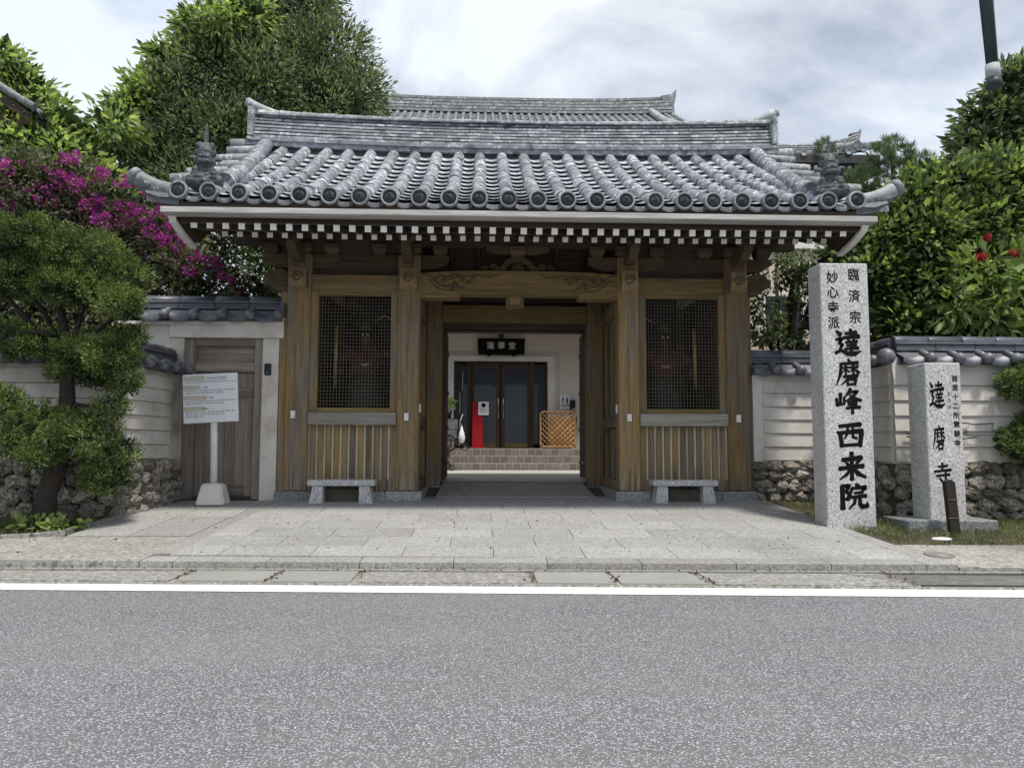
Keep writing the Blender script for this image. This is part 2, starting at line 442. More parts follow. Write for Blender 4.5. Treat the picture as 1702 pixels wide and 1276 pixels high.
# ------------------------------------------------------------------ ground, road, paving
g = MB()
prof = [(-40, -.47), (-3.55, -.47), (-3.5, S * -3.5 - .05), (0, -.02), (.9, -.015), (2.1, .17), (3, .2), (7, .24), (80, .3), (300, .4)]
vs = [(x, y, z) for y, z in prof for x in (-250, 250)]
g.add(vs, [(2 * i, 2 * i + 1, 2 * i + 3, 2 * i + 2) for i in range(len(prof) - 1)])
struct('ground', g, 'soil')
KY = lambda x: -4.29 - .049 * x            # kerb front line
GY = lambda x: -5.04 - .062 * x            # gutter / paint edge
PY = lambda x: -5.37 - .066 * x            # paint / asphalt edge
XS = [-60, -20, -9, -4, 0, 4, 9, 20, 60]
def kyc(f, x): return f(max(-12, min(12, x)))
def strip(fa, fb, z, xs=XS):
    m = MB(); vs = []
    for x in xs: vs += [(x, kyc(fa, x), z), (x, kyc(fb, x), z)]
    return m.add(vs, [(2 * i, 2 * i + 1, 2 * i + 3, 2 * i + 2) for i in range(len(xs) - 1)])
struct('road', strip(lambda x: -40, lambda x: KY(x) + .1, -.434), 'asphalt')
struct('edge_line', strip(PY, GY, -.429), 'road_paint')
gm = strip(GY, lambda x: KY(x) + .02, -.412)
gm.add([(x, kyc(GY, x), z) for x in XS for z in (-.412, -.44)], [(2 * i, 2 * i + 1, 2 * i + 3, 2 * i + 2) for i in range(len(XS) - 1)])
gut = struct('gutter', gm, 'gutter_rough')
# gutter covers: slabs with gaps between them
def quadslab(x0, x1, fa, fb, zf, th, skew0=0, skew1=0, inset=.006):
    m = MB()
    p = [(x0 + inset, fa(x0) + inset), (x1 - inset, fa(x1) + inset), (x1 - inset + skew1, fb(x1) - inset), (x0 + inset + skew0, fb(x0) - inset)]
    vs = [(x, y, zf(y) - th) for x, y in p] + [(x, y, zf(y)) for x, y in p]
    return m.add(vs, [(3, 2, 1, 0), (4, 5, 6, 7), (0, 1, 5, 4), (1, 2, 6, 5), (2, 3, 7, 6), (3, 0, 4, 7)])
cov = [(-60, -9, 0), (-9, -5.9, 0), (-5.88, -3.37, 0), (-3.33, -2.5, 1), (-2.47, -1.72, 1), (-1.68, -.1, 0), (-.07, .65, 1), (.68, 1.48, 1), (1.52, 3.32, 0)]
gf = lambda x: GY(x) + .012
gk = lambda x: KY(x) - .10
for a, b, sm in cov:
    o = quadslab(a, b, gf, gk, lambda y: -.402 + (.004 if sm else 0), .03, rnd.uniform(-.01, .02), rnd.uniform(-.02, .02), .018).build('gutter_cover', 'gutter_smooth' if sm else 'gutter_rough', gut)
# drain grate
gr = thing('drain_grate', 'dark steel drain grate let into the gutter at the right edge of the road', 'grate', (0, 0, 0))
mbx = quadslab(3.34, 9.0, lambda x: GY(x) + .03, lambda x: GY(x) + .06, lambda y: -.398, .03); mbx.build('frame', 'grate_dark', gr)
for k in range(9):
    quadslab(3.34 - .05 * k, 9.0, lambda x: GY(x) + .08 + k * .06, lambda x: GY(x) + .11 + k * .06, lambda y: -.399, .02, inset=0).build('bar', 'manhole', gr)
quadslab(3.36, 9.0, lambda x: GY(x) + .07, lambda x: KY(x) - .12, lambda y: -.4085, .005).build('gap_shade_sheet', 'ink', gr)  # black sheet painting the shade seen between the grate bars
cb = MB()
for k in range(60):
    x = 3.4 + k * .095
    cb.box(x, x + .012, GY(x) + .07, GY(x) + .6, -.411, -.404)
tag(cb.build('cross_rods', 'manhole', gr), kind='stuff')
# mortar lip between gutter and kerb
struct('gutter_lip', quadslab(-60, 60, gk, lambda x: kyc(KY, x) , lambda y: -.395, .05, inset=0) if False else strip(lambda x: KY(x) - .10, lambda x: KY(x) - .03, -.388), 'gutter_smooth')

# forecourt slabs: rows parallel to the kerb in front, square to the gate behind
fore = struct('forecourt', MB().add([(-3.95, -.4 - 3.55, S * -3.95 - .03), (4.15, -4.15, S * -4.15 - .03), (3.75, .9, -.012), (-3.75, .9, -.012)], [(0, 1, 2, 3)]), 'mortar')
rows = [0.0, .535, 1.07, 1.61, 2.15, 2.68, 3.2, 3.7, 4.13, 4.95]
def rowline(d):
    t = max(0, 1 - d / 4.0)
    return lambda x: -4.02 + d - .049 * x * t
zz = lambda y: S * min(y, 0) if y < 0 else y * .0
xl = lambda y: -3.62 + (y * .035)
xr = lambda y: 3.66 - y * .06
for i in range(len(rows) - 1):
    fa, fb = rowline(rows[i]), rowline(rows[i + 1])
    ym = fa(0)
    off = -.43 + (.475 if i % 2 else 0) if i < 6 else -.43 + rnd.uniform(0, .9)
    k0 = -6
    xsj = [off + .945 * k for k in range(-6, 7)]
    lo, hi = xl(ym), xr(ym)
    xsj = [lo] + [x for x in xsj if lo + .15 < x < hi - .15] + [hi]
    for a, b in zip(xsj, xsj[1:]):
        quadslab(a, b, fa, fb, lambda y: zz(y) + rnd.uniform(-.0008, .0008), .04, 0, 0, .0035).build('slab', 'paving', fore)
# border strips and kerb stones
for sgn, f0, f1 in ((-1, xl, lambda y: xl(y) - .2), (1, xr, lambda y: xr(y) + .2)):
    ys = [-3.98 - .05 * 3.8 * sgn, -3.0, -2.0, -1.0, 0.0]
    for a, b in zip(ys, ys[1:]):
        p = [(f0(a), a + .003), (f1(a), a + .003), (f1(b), b - .003), (f0(b), b - .003)]
        if sgn > 0: p = p[::1]
        vs = [(x, y, S * y - .04) for x, y in p] + [(x, y, S * y + .001) for x, y in p]
        MB().add(vs, [(3, 2, 1, 0), (4, 5, 6, 7), (0, 1, 5, 4), (1, 2, 6, 5), (2, 3, 7, 6), (3, 0, 4, 7)]).build('border_stone', 'paving_edge', fore)
for k in range(-4, 6):
    a, b = -.33 + k * .93 - .5, -.33 + (k + 1) * .93 - .5
    a = max(a, -3.95); b = min(b, 4.13)
    if b - a < .1: continue
    m = MB(); f = [KY, lambda x: KY(x) + .24]
    p = [(a + .004, KY(a)), (b - .004, KY(b)), (b - .004, KY(b) + .262), (a + .004, KY(a) + .262)]
    zt = [S * -4.05 - .014, S * -4.05 - .014, S * -4.03 , S * -4.03]
    vs = [(x, y, -.44) for x, y in p] + [(p[i][0], p[i][1], zt[i]) for i in range(4)]
    m.add(vs, [(3, 2, 1, 0), (4, 5, 6, 7), (0, 1, 5, 4), (1, 2, 6, 5), (2, 3, 7, 6), (3, 0, 4, 7)]).build('kerb_stone', 'paving_edge', fore)

def poly_slab(name, pts, m, parent=None, top=0.0, th=.1, kind=None):
    n = len(pts)
    vs = [(x, y, S * y + top - th) for x, y in pts] + [(x, y, S * y + top) for x, y in pts]
    fs = [tuple(range(n))[::-1], tuple(range(n, 2 * n))] + [(i, (i + 1) % n, n + (i + 1) % n, n + i) for i in range(n)]
    return MB().add(vs, fs).build(name, m, parent, kind)
sw = poly_slab('sidewalk', [(-60, KY(-12) + .02), (-9, KY(-9)), (-3.96, KY(-3.96)), (-3.86, -2.86), (-9, -2.86), (-60, -2.8)], 'sidewalk', None, -.004, .14, 'structure')
poly_slab('sidewalk', [(4.06, -3.42), (4.14, KY(4.14)), (9, KY(9)), (60, KY(12)), (60, -3.5), (9, -3.5)], 'sidewalk', None, -.004, .14, 'structure')
# side pavement in front of the wooden door
sp = poly_slab('side_pavement', [(-3.84, -.05), (-3.95, -2.84), (-5.5, -2.84), (-5.3, -.05)], 'mortar', None, -.03, .05, 'structure')
def edgex(y): return -5.2 - .085 * abs(y) if y > -1.6 else -5.34 - .0 * abs(y)
for (a, b) in ((-2.83, -1.5), (-1.49, -.02)):
    for (u0, u1) in ((0, .5), (.5, 1)):
        p = []
        for y in (a, b):
            l_, r_ = edgex(y), -3.83 + y * .035
            p.append((l_ + (r_ - l_) * u0 + .005, y)); p.append((l_ + (r_ - l_) * u1 - .005, y))
        poly_slab('slab', [p[0], p[1], p[3], p[2]], 'paving', sp, rnd.uniform(-.002, .002), .04)
# mossy kerb curving round the planting bed
kp = [(-5.25, -.08), (-5.33, -1.2), (-5.42, -2.2), (-5.5, -2.6), (-5.72, -2.84), (-6.1, -2.93), (-7, -2.95), (-12, -2.9)]
m = MB()
for (a, b) in zip(kp, kp[1:]):
    a, b = Vector(a), Vector(b); d = (b - a).normalized(); nn = Vector((d.y, -d.x)) * -.08
    p = [a, b, b + nn, a + nn]
    vs = [(q_.x, q_.y, S * q_.y - .1) for q_ in p] + [(q_.x, q_.y, S * q_.y + .035) for q_ in p]
    m.add(vs, [(3, 2, 1, 0), (4, 5, 6, 7), (0, 1, 5, 4), (1, 2, 6, 5), (2, 3, 7, 6), (3, 0, 4, 7)])
tag(m.build('bed_kerb', 'gutter_rough'), kind='structure')
# courtyard behind the gate
m = MB(); m.add([(-14, 2.0, .19), (14, 2.0, .19), (14, 7, .265), (-14, 7, .265)], [(0, 1, 2, 3)])
struct('courtyard', m, 'courtyard')
o = MB().add([(-1.3, .62, .012), (1.3, .62, .012), (1.27, 2.08, .192), (-1.25, 2.08, .192), (-1.3, .62, -.03), (1.3, .62, -.03), (1.27, 2.08, -.03), (-1.25, 2.08, -.03)],
             [(0, 1, 2, 3), (4, 5, 1, 0), (5, 6, 2, 1), (7, 4, 0, 3), (6, 7, 3, 2)]).build('entrance_ramp', 'mat_grey')
tag(o, 'grey rubber ramp mat sloping up through the open gateway', 'ramp')

# ------------------------------------------------------------------ temple gate
G = thing('temple_gate', 'wooden temple gate with tiled roof, two barred niches and an open central passage', 'gate')
PX = [(-3.61, -3.25), (-1.89, -1.545), (1.59, 1.925), (3.32, 3.68)]
PYS = [(0, .34), (3.1, 3.44)]
# stone plinths
def plinth(x0, x1, y0, y1):
    n = max(1, round((x1 - x0) / .62)); w = (x1 - x0) / n
    for k in range(n):
        box('plinth_stone', 'plinth_stone', G, x0 + k * w + .002, x0 + (k + 1) * w - .002, y0, y0 + .25, -.08, .135, bevel=.012)
    box('plinth_stone', 'plinth_stone', G, x0 + .01, x1 - .01, y0 + .252, y1, -.08, .13)
plinth(-3.72, -1.48, -.05, 3.5)
plinth(1.52, 3.74, -.05, 3.5)
# posts
for j, (y0, y1) in enumerate(PYS):
    for (x0, x1) in PX:
        box('post', 'gate_wood', G, x0, x1, y0, y1, .135, 3.85, bevel=.018)
box('flank_board', 'gate_wood', G, -3.715, -3.613, .06, .3, .136, 3.3)
box('flank_board', 'gate_wood', G, 3.683, 3.735, .06, .3, .136, 3.3)
# side bays
for s_, (x0, x1) in ((-1, (-3.25, -1.89)), (1, (1.925, 3.32))):
    box('head_beam', 'gate_wood_x', G, x0, x1, .06, .26, 3.25, 3.52, bevel=.006)
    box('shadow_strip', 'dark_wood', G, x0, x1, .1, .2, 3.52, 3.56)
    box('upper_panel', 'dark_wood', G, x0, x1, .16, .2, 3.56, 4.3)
    # grille frame
    fx0, fx1 = x0 + .02, x1 - .02
    box('grille_frame', 'gate_wood', G, x0, fx0 + .10, .05, .17, 1.345, 3.25)
    box('grille_frame', 'gate_wood', G, fx1 - .09, x1, .05, .17, 1.345, 3.25)
    box('grille_frame', 'gate_wood_x', G, fx0 + .10, fx1 - .09, .06, .17, 3.19, 3.25)
    box('grille_frame', 'gate_wood_x', G, fx0 + .10, fx1 - .09, .06, .17, 1.345, 1.42)
    gx0, gx1 = fx0 + .1, fx1 - .09
    nv, nh = 23, 33
    wm = MB()
    for k in range(1, nv):
        x = gx0 + (gx1 - gx0) * k / nv; wm.box(x - .0024, x + .0024, .10, .1056, 1.42, 3.19)
    for k in range(1, nh):
        z = 1.42 + 1.77 * k / nh; wm.box(gx0, gx1, .1058, .1108, z - .0024, z + .0024)
    tag(wm.build('wire_grille', 'wire_metal', G), kind='stuff')
    box('rail', 'rail_wood', G, x0, x1, -.035, .26, 1.15, 1.345, bevel=.01)
    box('bottom_rail', 'panel_wood', G, x0, x1, .03, .22, .137, .31, bevel=.008)
    nb = 11; w = (x1 - x0) / nb
    for k in range(nb):
        box('board', 'panel_wood', G, x0 + k * w + .002, x0 + (k + 1) * w - .002, .11, .14, .31, 1.15)
    for k in range(nb if s_ < 0 else nb):
        xx = x0 + (k + (.05 if s_ < 0 else .95)) * w
        box('batten', 'batten_wood', G, xx - .013, xx + .013, .08, .11, .30, 1.15)
    # niche interior
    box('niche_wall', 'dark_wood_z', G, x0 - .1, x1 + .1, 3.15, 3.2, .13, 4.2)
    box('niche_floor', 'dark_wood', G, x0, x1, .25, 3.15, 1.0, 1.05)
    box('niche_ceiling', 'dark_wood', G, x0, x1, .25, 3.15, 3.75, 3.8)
# side walls (planks on the outer flanks, panelled returns on the passage)
for x, sgn in ((-3.43, -1), (3.5, 1)):
    for k in range(9):
        a = .34 + k * 2.76 / 9; box('board', 'panel_wood', G, x - .03, x + .03, a + .002, a + 2.76 / 9 - .002, .137, 3.6)
for x0, x1, sgn in ((-1.72, -1.66, 1), (1.70, 1.76, -1)):
    for k in range(5):
        a = .34 + k * 1.36 / 5; box('board', 'panel_wood', G, x0, x1, a + .002, a + 1.36 / 5 - .002, .137, 3.6)
    box('board', 'dark_wood_z', G, x0, x1, 2.1, 3.1, .137, 3.6)
    f0, f1 = (x1, x1 + .1) if sgn > 0 else (x0 - .1, x0)
    box('rail', 'gate_wood_y', G, f0, f1, .34, 1.7, 1.15, 1.34)
    box('rail', 'gate_wood_y', G, f0, f1, .34, 1.7, .137, .29)
    box('rail', 'gate_wood_y', G, f0, f1, .34, 1.7, 3.0, 3.2)
# middle frame
for x0, x1 in ((-1.56, -1.285), (1.335, 1.63)):
    box('jamb', 'gate_wood', G, x0, x1, 1.8, 2.08, .14, 3.5, bevel=.012)
for x0, x1 in ((-1.66, -1.57), (1.64, 1.70)):
    box('jamb', 'gate_wood', G, x0, x1, 1.7, 2.0, .14, 3.5)
for x0, x1 in ((-1.72, -1.28), (1.32, 1.76)):
    box('jamb_stone', 'plinth_stone', G, x0, x1, 1.72, 2.14, .0, .14, bevel=.012)
box('lintel', 'gate_wood_x', G, -1.285, 1.335, 1.78, 2.06, 3.06, 3.38, bevel=.01)
box('lintel', 'dark_wood', G, -1.285, 1.335, 1.86, 2.0, 2.97, 3.06)
box('transom_panel', 'dark_wood', G, -1.56, 1.63, 1.95, 2.0, 3.38, 4.6)
box('rear_beam', 'dark_wood', G, -1.545, 1.59, 3.12, 3.4, 3.1, 3.5)
for x in (-1.30, 1.455):            # door leaves folded back into the passage
    s_ = 1 if x < 0 else -1
    d = box('door_leaf', 'door_wood', G, min(x, x + .06 * s_), max(x, x + .06 * s_), 2.1, 3.38, .24, 3.02)
    for z in (.5, 1.15, 1.85, 2.62):
        xx = x + .06 * s_
        box('iron_strap', 'iron_strap', d, min(xx, xx + .02 * s_), max(xx, xx + .02 * s_), 2.1, 3.38, z, z + .06)
        MB().lathe([(.0, 0), (.03, .004), (.02, .03), (0, .035)], (0, 0, 0), 'x', 10, M=Matrix.Translation((xx + .02 * s_, 2.2, z + .03)) @ Matrix.Scale(s_, 4, (1, 0, 0))).build('stud', 'iron_strap', d)

# curved main beam over the passage with relief carving
x0, x1 = -1.545, 1.59
bp = []
NB = 24
for k in range(NB + 1):
    x = x0 + (x1 - x0) * k / NB; u = abs(2 * k / NB - 1); bp.append((x, 3.60 - .05 * u ** 3))
bot = [(x1, 3.16), (x1 - .62, 3.16), (x1 - .64, 3.225), (x0 + .64, 3.225), (x0 + .62, 3.16), (x0, 3.16)]
MB().prism(bp + bot, 'y', .02, .3).build('rainbow_beam', 'gate_wood_x', G)
MB().box(x0 + .64, x1 - .64, .0, .02, 3.235, 3.262).build('beam_moulding', 'gate_wood_x', G)
def swirl(cx, cz, r, turns, flip, y=.015):
    return [(cx + flip * r * (1 - .8 * t) * math.cos(turns * 2 * math.pi * t), y, cz + r * (1 - .8 * t) * math.sin(turns * 2 * math.pi * t)) for t in [i / 22 for i in range(23)]]
for f, bx in ((1, x0), (-1, x1)):
    c = MB()
    def pt(l): return [(bx + f * a, .015, b) for a, b in l]
    c.tube(pt([(.04, 3.54), (.14, 3.52), (.24, 3.42), (.32, 3.36), (.42, 3.345), (.5, 3.37), (.55, 3.44)]), [.006, .012, .014, .016, .014, .012, .006], 6)
    c.tube(pt([(.12, 3.47), (.22, 3.36), (.33, 3.29), (.45, 3.27), (.56, 3.28), (.62, 3.23)]), [.005, .01, .012, .012, .01, .005], 6)
    c.tube(pt([(.62, 3.52), (.74, 3.5), (.88, 3.53), (1.0, 3.49), (1.12, 3.5), (1.26, 3.555)]), [.008, .013, .01, .012, .009, .004], 6)
    c.tube(pt([(.28, 3.55), (.36, 3.5), (.46, 3.5), (.54, 3.54), (.66, 3.5), (.72, 3.44), (.85, 3.43)]), [.006, .012, .013, .01, .012, .01, .004], 6)
    for (a, b, r_, tt) in ((.38, 3.44, .06, 1.6), (.56, 3.36, .05, 1.5), (.66, 3.45, .045, 1.4), (.26, 3.47, .035, 1.3), (.5, 3.31, .03, 1.2)):
        c.tube(swirl(bx + f * a, b, r_, tt, f), .009, 5)
    for a, b in ((.6, 3.31), (.72, 3.39), (.45, 3.46), (.32, 3.43), (.79, 3.47), (.55, 3.48)):
        c.tube(pt([(a, b), (a + .05, b + .02), (a + .1, b - .01)]), [.012, .018, .003], 5)
    tag(c.build('beam_carving', 'bracket_wood', G), kind='stuff')
# small hanging name plaque
pq = thing('gate_plaque', 'small framed gilt plaque hanging under the carved beam of the gate', 'plaque', (-.045, .2, 3.14))
MB().prism([(-.15, -.1), (-.13, .12), (.13, .12), (.15, -.1), (.07, -.125), (0, -.11), (-.07, -.125)], 'y', -.03, .0).build('frame', 'bracket_wood', pq)
box('board', 'plaque_gold', pq, -.085, .085, -.042, -.032, -.05, .11)
box('hanger', 'bracket_wood', pq, -.02, .02, -.02, .0, .12, .2)

# bracket complexes
def bearing(mb, cx, cy, z, w=.3, h=.2):      # masu block: square top, curved foot
    prof = [(w / 2, z + h), (w / 2, z + h * .5), (w * .42, z + h * .25), (w * .34, z)]
    vs = []
    for r_, zz_ in prof: vs += [(cx - r_, cy - r_, zz_), (cx + r_, cy - r_, zz_), (cx + r_, cy + r_, zz_), (cx - r_, cy + r_, zz_)]
    fs = [(0, 1, 2, 3), (15, 14, 13, 12)] + [(4 * i + k, 4 * i + (k + 1) % 4, 4 * i + 4 + (k + 1) % 4, 4 * i + 4 + k) for i in range(3) for k in range(4)]
    mb.add(vs, fs)
for (a, b) in PX:
    cx = (a + b) / 2
    m = MB(); bearing(m, cx, .15, 3.85, .36, .16); m.build('bearing_block', 'bracket_wood', G)
    m = MB(); arm = [(-.62, 3.86), (-.62, 3.76), (-.5, 3.68), (-.36, 3.64), (.36, 3.64), (.5, 3.68), (.62, 3.76), (.62, 3.86)]
    arm = [(cx + u, v) for u, v in arm]
    m.prism(arm, 'y', .12, .24); m.build('bracket_arm', 'bracket_wood', G)
    for dx in (-.48, .48):
        m = MB(); bearing(m, cx + dx, .16, 3.862, .24, .16); m.build('bearing_block', 'bracket_wood', G)
    m = MB(); m.prism([(-.62, 3.9), (-.6, 3.82), (-.4, 3.72), (-.1, 3.7), (.1, 3.7), (.1, 3.9)], 'x', cx - .07, cx + .07); m.build('bracket_arm', 'bracket_wood', G)
    m = MB(); bearing(m, cx, -.5, 3.905, .24, .15); m.build('bearing_block', 'bracket_wood', G)
    # carved nosing on the post face
    m = MB(); m.prism([(-.12, 3.6), (-.15, 3.42), (-.1, 3.3), (-.01, 3.26), (-.003, 3.6)], 'x', cx - .13, cx + .13); nz = m.build('nosing', 'gate_wood', G)
    m = MB()
    m.tube(swirl(cx, 3.44, .09, 1.5, 1, -.145), .012, 5); tag(m.build('carving', 'bracket_wood', nz), kind='stuff')
for f, bx in ((-1, -3.61), (1, 3.68)):
    m = MB()
    pr = [(0, 3.52), (.1, 3.6), (.22, 3.6), (.33, 3.53), (.4, 3.46), (.37, 3.38), (.28, 3.33), (.2, 3.27), (.08, 3.24), (0, 3.25)]
    m.prism([(bx + f * u, v) for u, v in pr], 'y', .03, .3); nz = m.build('elephant_nosing', 'bracket_wood', G)
    c = MB(); c.tube(swirl(bx + f * .26, 3.46, .08, 1.5, f, .03), .014, 5)
    c.tube([(bx + f * .05, .03, 3.32), (bx + f * .2, .025, 3.36), (bx + f * .32, .03, 3.38)], .012, 5); tag(c.build('carving', 'bracket_wood', nz), kind='stuff')
box('purlin', 'dark_wood', G, -4.5, 4.5, .08, .28, 4.02, 4.22)
box('purlin', 'dark_wood', G, -4.5, 4.5, -.62, -.46, 4.055, 4.2)
box('purlin', 'dark_wood', G, -4.5, 4.5, 3.15, 3.35, 4.02, 4.22)
# red-brown panelling above the passage, with frog-leg strut
for k in range(5):
    z = 3.6 + k * .15; box('ceiling_board', 'red_wood', G, -1.545, 1.59, .55 - k * .06, .58 - k * .06, z + .004, z + .148)
for x, dx in ((-1.05, -.05), (-.62, -.02), (.62, .06), (1.05, .12)):
    MB().tube([(x, .5, 3.62), (x + dx, .26, 4.3)], .03, 4).build('ceiling_rib', 'red_wood', G)
m = MB()
outer = [(-.42, 3.6), (-.36, 3.66), (-.27, 3.7), (-.2, 3.78), (-.12, 3.84), (.12, 3.84), (.2, 3.78), (.27, 3.7), (.36, 3.66), (.42, 3.6)]
inner = [(.2, 3.6), (.17, 3.7), (.08, 3.76), (-.08, 3.76), (-.17, 3.7), (-.2, 3.6)]
m.prism([(u, v) for u, v in outer] + inner, 'y', .1, .2)
fl = m.build('frog_leg_strut', 'bracket_wood', G)
c = MB()
for f in (1, -1):
    c.tube(swirl(f * .38, 3.66, .07, 1.5, f, .09), .016, 6); c.tube(swirl(f * .54, 3.65, .055, 1.3, -f, .1), .014, 6)
c.lathe([(.0, 0), (.1, .0), (.11, .03), (.0, .05)], (0, .12, 3.67), 'y', 14)
for k in range(6):
    a = k * math.pi / 3; c.tube([(0, .1, 3.67), (.07 * math.cos(a), .1, 3.67 + .07 * math.sin(a))], [.012, .02], 5)
tag(c.build('carving', 'bracket_wood', fl), kind='stuff')
m = MB(); bearing(m, 0, .15, 3.842, .26, .16); m.build('bearing_block', 'bracket_wood', G)
m = MB(); m.prism([(-.5, 4.02), (-.5, 3.95), (-.3, 3.9), (.3, 3.9), (.5, 3.95), (.5, 4.02)], 'y', .1, .2); m.build('bracket_arm', 'bracket_wood', G)

# rafters, two tiers, painted ends
RX = [-4.35 + k * (8.67 / 42) for k in range(43)]
raf1 = MB().box(-.036, .036, 0, 1.3, -.04, .04).mesh('rafter', 'dark_wood_z')
raf2 = MB().box(-.036, .036, 0, 3.2, -.038, .038).mesh('rafter', 'dark_wood_z')
cap1 = MB().box(-.041, .041, -.012, 0, -.043, .043).mesh('end_cap', 'cap_paint')
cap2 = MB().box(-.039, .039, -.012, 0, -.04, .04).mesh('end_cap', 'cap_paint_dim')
for k, x in enumerate(RX):
    lift = .03 * (abs(x) / 4.4) ** 4
    o = inst('rafter', raf1, G, M=Matrix.Translation((x, -1.95, 3.685 + lift)) @ Matrix.Rotation(R(12), 4, 'X')); inst('end_cap', cap1, o)
    if 0 < k < 43:
        o = inst('rafter', raf2, G, M=Matrix.Translation((x - .0, -1.36, 3.742 + lift)) @ Matrix.Rotation(R(20), 4, 'X')); inst('end_cap', cap2, o)
# soffit boards
m = MB()
m.add([(-4.55, -2.05, 3.74), (4.55, -2.05, 3.74), (4.55, -1.3, 3.90), (-4.55, -1.3, 3.90)], [(0, 1, 2, 3)])
m.add([(-4.55, -1.3, 3.84), (4.55, -1.3, 3.84), (4.55, 1.7, 4.93), (-4.55, 1.7, 4.93)], [(0, 1, 2, 3)])
m.add([(-4.55, 3.85, 3.84), (4.55, 3.85, 3.84), (4.55, 1.7, 4.93), (-4.55, 1.7, 4.93)], [(0, 1, 2, 3)])
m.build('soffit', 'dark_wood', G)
box('eave_board', 'dark_wood', G, -4.52, 4.52, -1.98, -1.9, 3.735, 3.83)
box('tier_board', 'dark_wood', G, -4.5, 4.5, -1.40, -1.32, 3.81, 3.9)
box('fascia', 'fascia_wood', G, -4.68, 4.66, -2.235, -2.0, 3.79, 3.865, bevel=.006)
box('tile_batten', 'dark_wood', G, -4.68, 4.66, -2.16, -2.0, 3.868, 3.95)

# ---- tiled roof
YE, YT = -2.15, 1.32
def prof_z(t): return 4.0 + 1.93 * (.80 * t + .20 * t * t)
def lift(x, t=0): return .055 * (abs(x) / 4.4) ** 3 * (1 - .0 * t)
def slope_pt(x, t): return Vector((x, YE + (YT - YE) * t, prof_z(t) + lift(x)))
def slope_ang(t): return math.atan2(1.93 * (.80 + .40 * t), YT - YE)
m = MB(); NS = 12
for sgn in (1, -1):
    vs = []
    for i in range(NS + 1):
        for x in (-4.75, -3, 0, 3, 4.73):
            p = slope_pt(x, i / NS); y = p.y if sgn > 0 else 1.6 + (1.6 - p.y) * .62  # unseen rear slope shortened so sunlight reaches the courtyard
            vs += [(x, y, p.z - .05)]
    m.add(vs, [(5 * i + k, 5 * i + k + 1, 5 * i + k + 6, 5 * i + k + 5) for i in range(NS) for k in range(4)])
m.box(-4.74, 4.72, 1.28, 1.92, 5.7, 5.9)
roof = m.build('roof', 'ridge_tile', G)
# back slope rolls: not seen in the photograph, one mesh
m = MB()
for k in range(25):
    x = -4.43 + k * .374
    m.tube([(x, 1.6 + (1.6 - slope_pt(x, i / 6).y) * .62, slope_pt(x, i / 6).z) for i in range(7)], .1, 6)
tag(m.build('rear_tile_rolls', 'roof_tile', roof), kind='stuff')
DX = [-4.47 + k * (8.87 / 23) for k in range(24)]
# round tile: tapered, lapping over the one below
NR = 8
Ls = math.hypot(YT - YE, 1.93) / NR * 1.02
def roundtile(seed):
    rr = random.Random(seed); m = MB(); n = 10
    secs = [(-.015, .104), (.0, .109), (.04, .108), (Ls * .5, .103), (Ls + .02, .096)]
    vs = []
    for y, r_ in secs:
        for k in range(n + 1):
            a = math.pi * k / n; vs.append((r_ * math.cos(a), y, r_ * math.sin(a) * 1.02 - .005))
    fs = [(i * (n + 1) + k, i * (n + 1) + k + 1, (i + 1) * (n + 1) + k + 1, (i + 1) * (n + 1) + k) for i in range(len(secs) - 1) for k in range(n)]
    m.add(vs, fs, True); m.f.append(tuple(range(n + 1))); m.sm.append(False)
    return m.mesh('round_tile', 'roof_tile')
rts = [roundtile(i) for i in range(2)]
NP = 12; Lp = math.hypot(YT - YE, 1.93) / NP
def pantile():
    m = MB(); n = 6; w = .14; vs = []
    for y, dz in ((0, .022), (Lp + .05, -.03)):
        for k in range(n + 1):
            u = -1 + 2 * k / n; vs.append((u * w, y, dz + .035 * u * u))
    for k in range(n + 1):
        u = -1 + 2 * k / n; vs.append((u * w, .004, .010 + .035 * u * u))
    fs = [(k, k + 1, n + 2 + k, n + 1 + k) for k in range(n)] + [(2 * n + 2 + k, 2 * n + 3 + k, k + 1, k) for k in range(n)]
    m.add(vs, fs, True)
    return m.mesh('pan_tile', 'pan_tile')
pt_ = pantile()
def disc_mesh(r=.118, ln=.1):
    m = MB(); m.lathe([(r, ln), (r, .0), (r * .96, -.012), (r * .8, -.012), (r * .76, .008), (.0001, .008)], (0, 0, 0), 'y', 24)
    return m.mesh('eave_disc', 'disc_rim')
def disc_face(r=.09):
    m = MB(); m.lathe([(r, .0), (r, -.004), (.0001, -.004)], (0, 0, 0), 'y', 20)
    for k in range(12):
        a = k * math.pi / 6; m.lathe([(.008, 0), (.006, -.006), (.0001, -.008)], (r * .82 * math.cos(a), -.004, r * .82 * math.sin(a)), 'y', 5)
    for j in range(3):
        pts = [((.012 + .04 * t) * math.cos(j * 2.09 + 2.4 * t), -.006, (.012 + .04 * t) * math.sin(j * 2.09 + 2.4 * t)) for t in [i / 7 for i in range(8)]]
        m.tube(pts, [.012, .011, .01, .009, .008, .006, .004, .002], 5)
    return m.mesh('crest', 'disc_face')
dm, dfm = disc_mesh(), disc_face()
def drip():
    m = MB(); n = 8; vs = []
    for k in range(n + 1):
        u = -1 + 2 * k / n; z = .05 * u * u - .035; vs += [(u * .15, -.02, z), (u * .15, -.02, z - .05 - .02 * (1 - u * u)), (u * .15, .06, z + .0)]
    fs = [(3 * k, 3 * k + 1, 3 * k + 4, 3 * k + 3) for k in range(n)] + [(3 * k, 3 * k + 3, 3 * k + 5, 3 * k + 2) for k in range(n)]
    return m.add(vs, fs, True).mesh('drip_tile', 'drip_dark')
dr = drip()
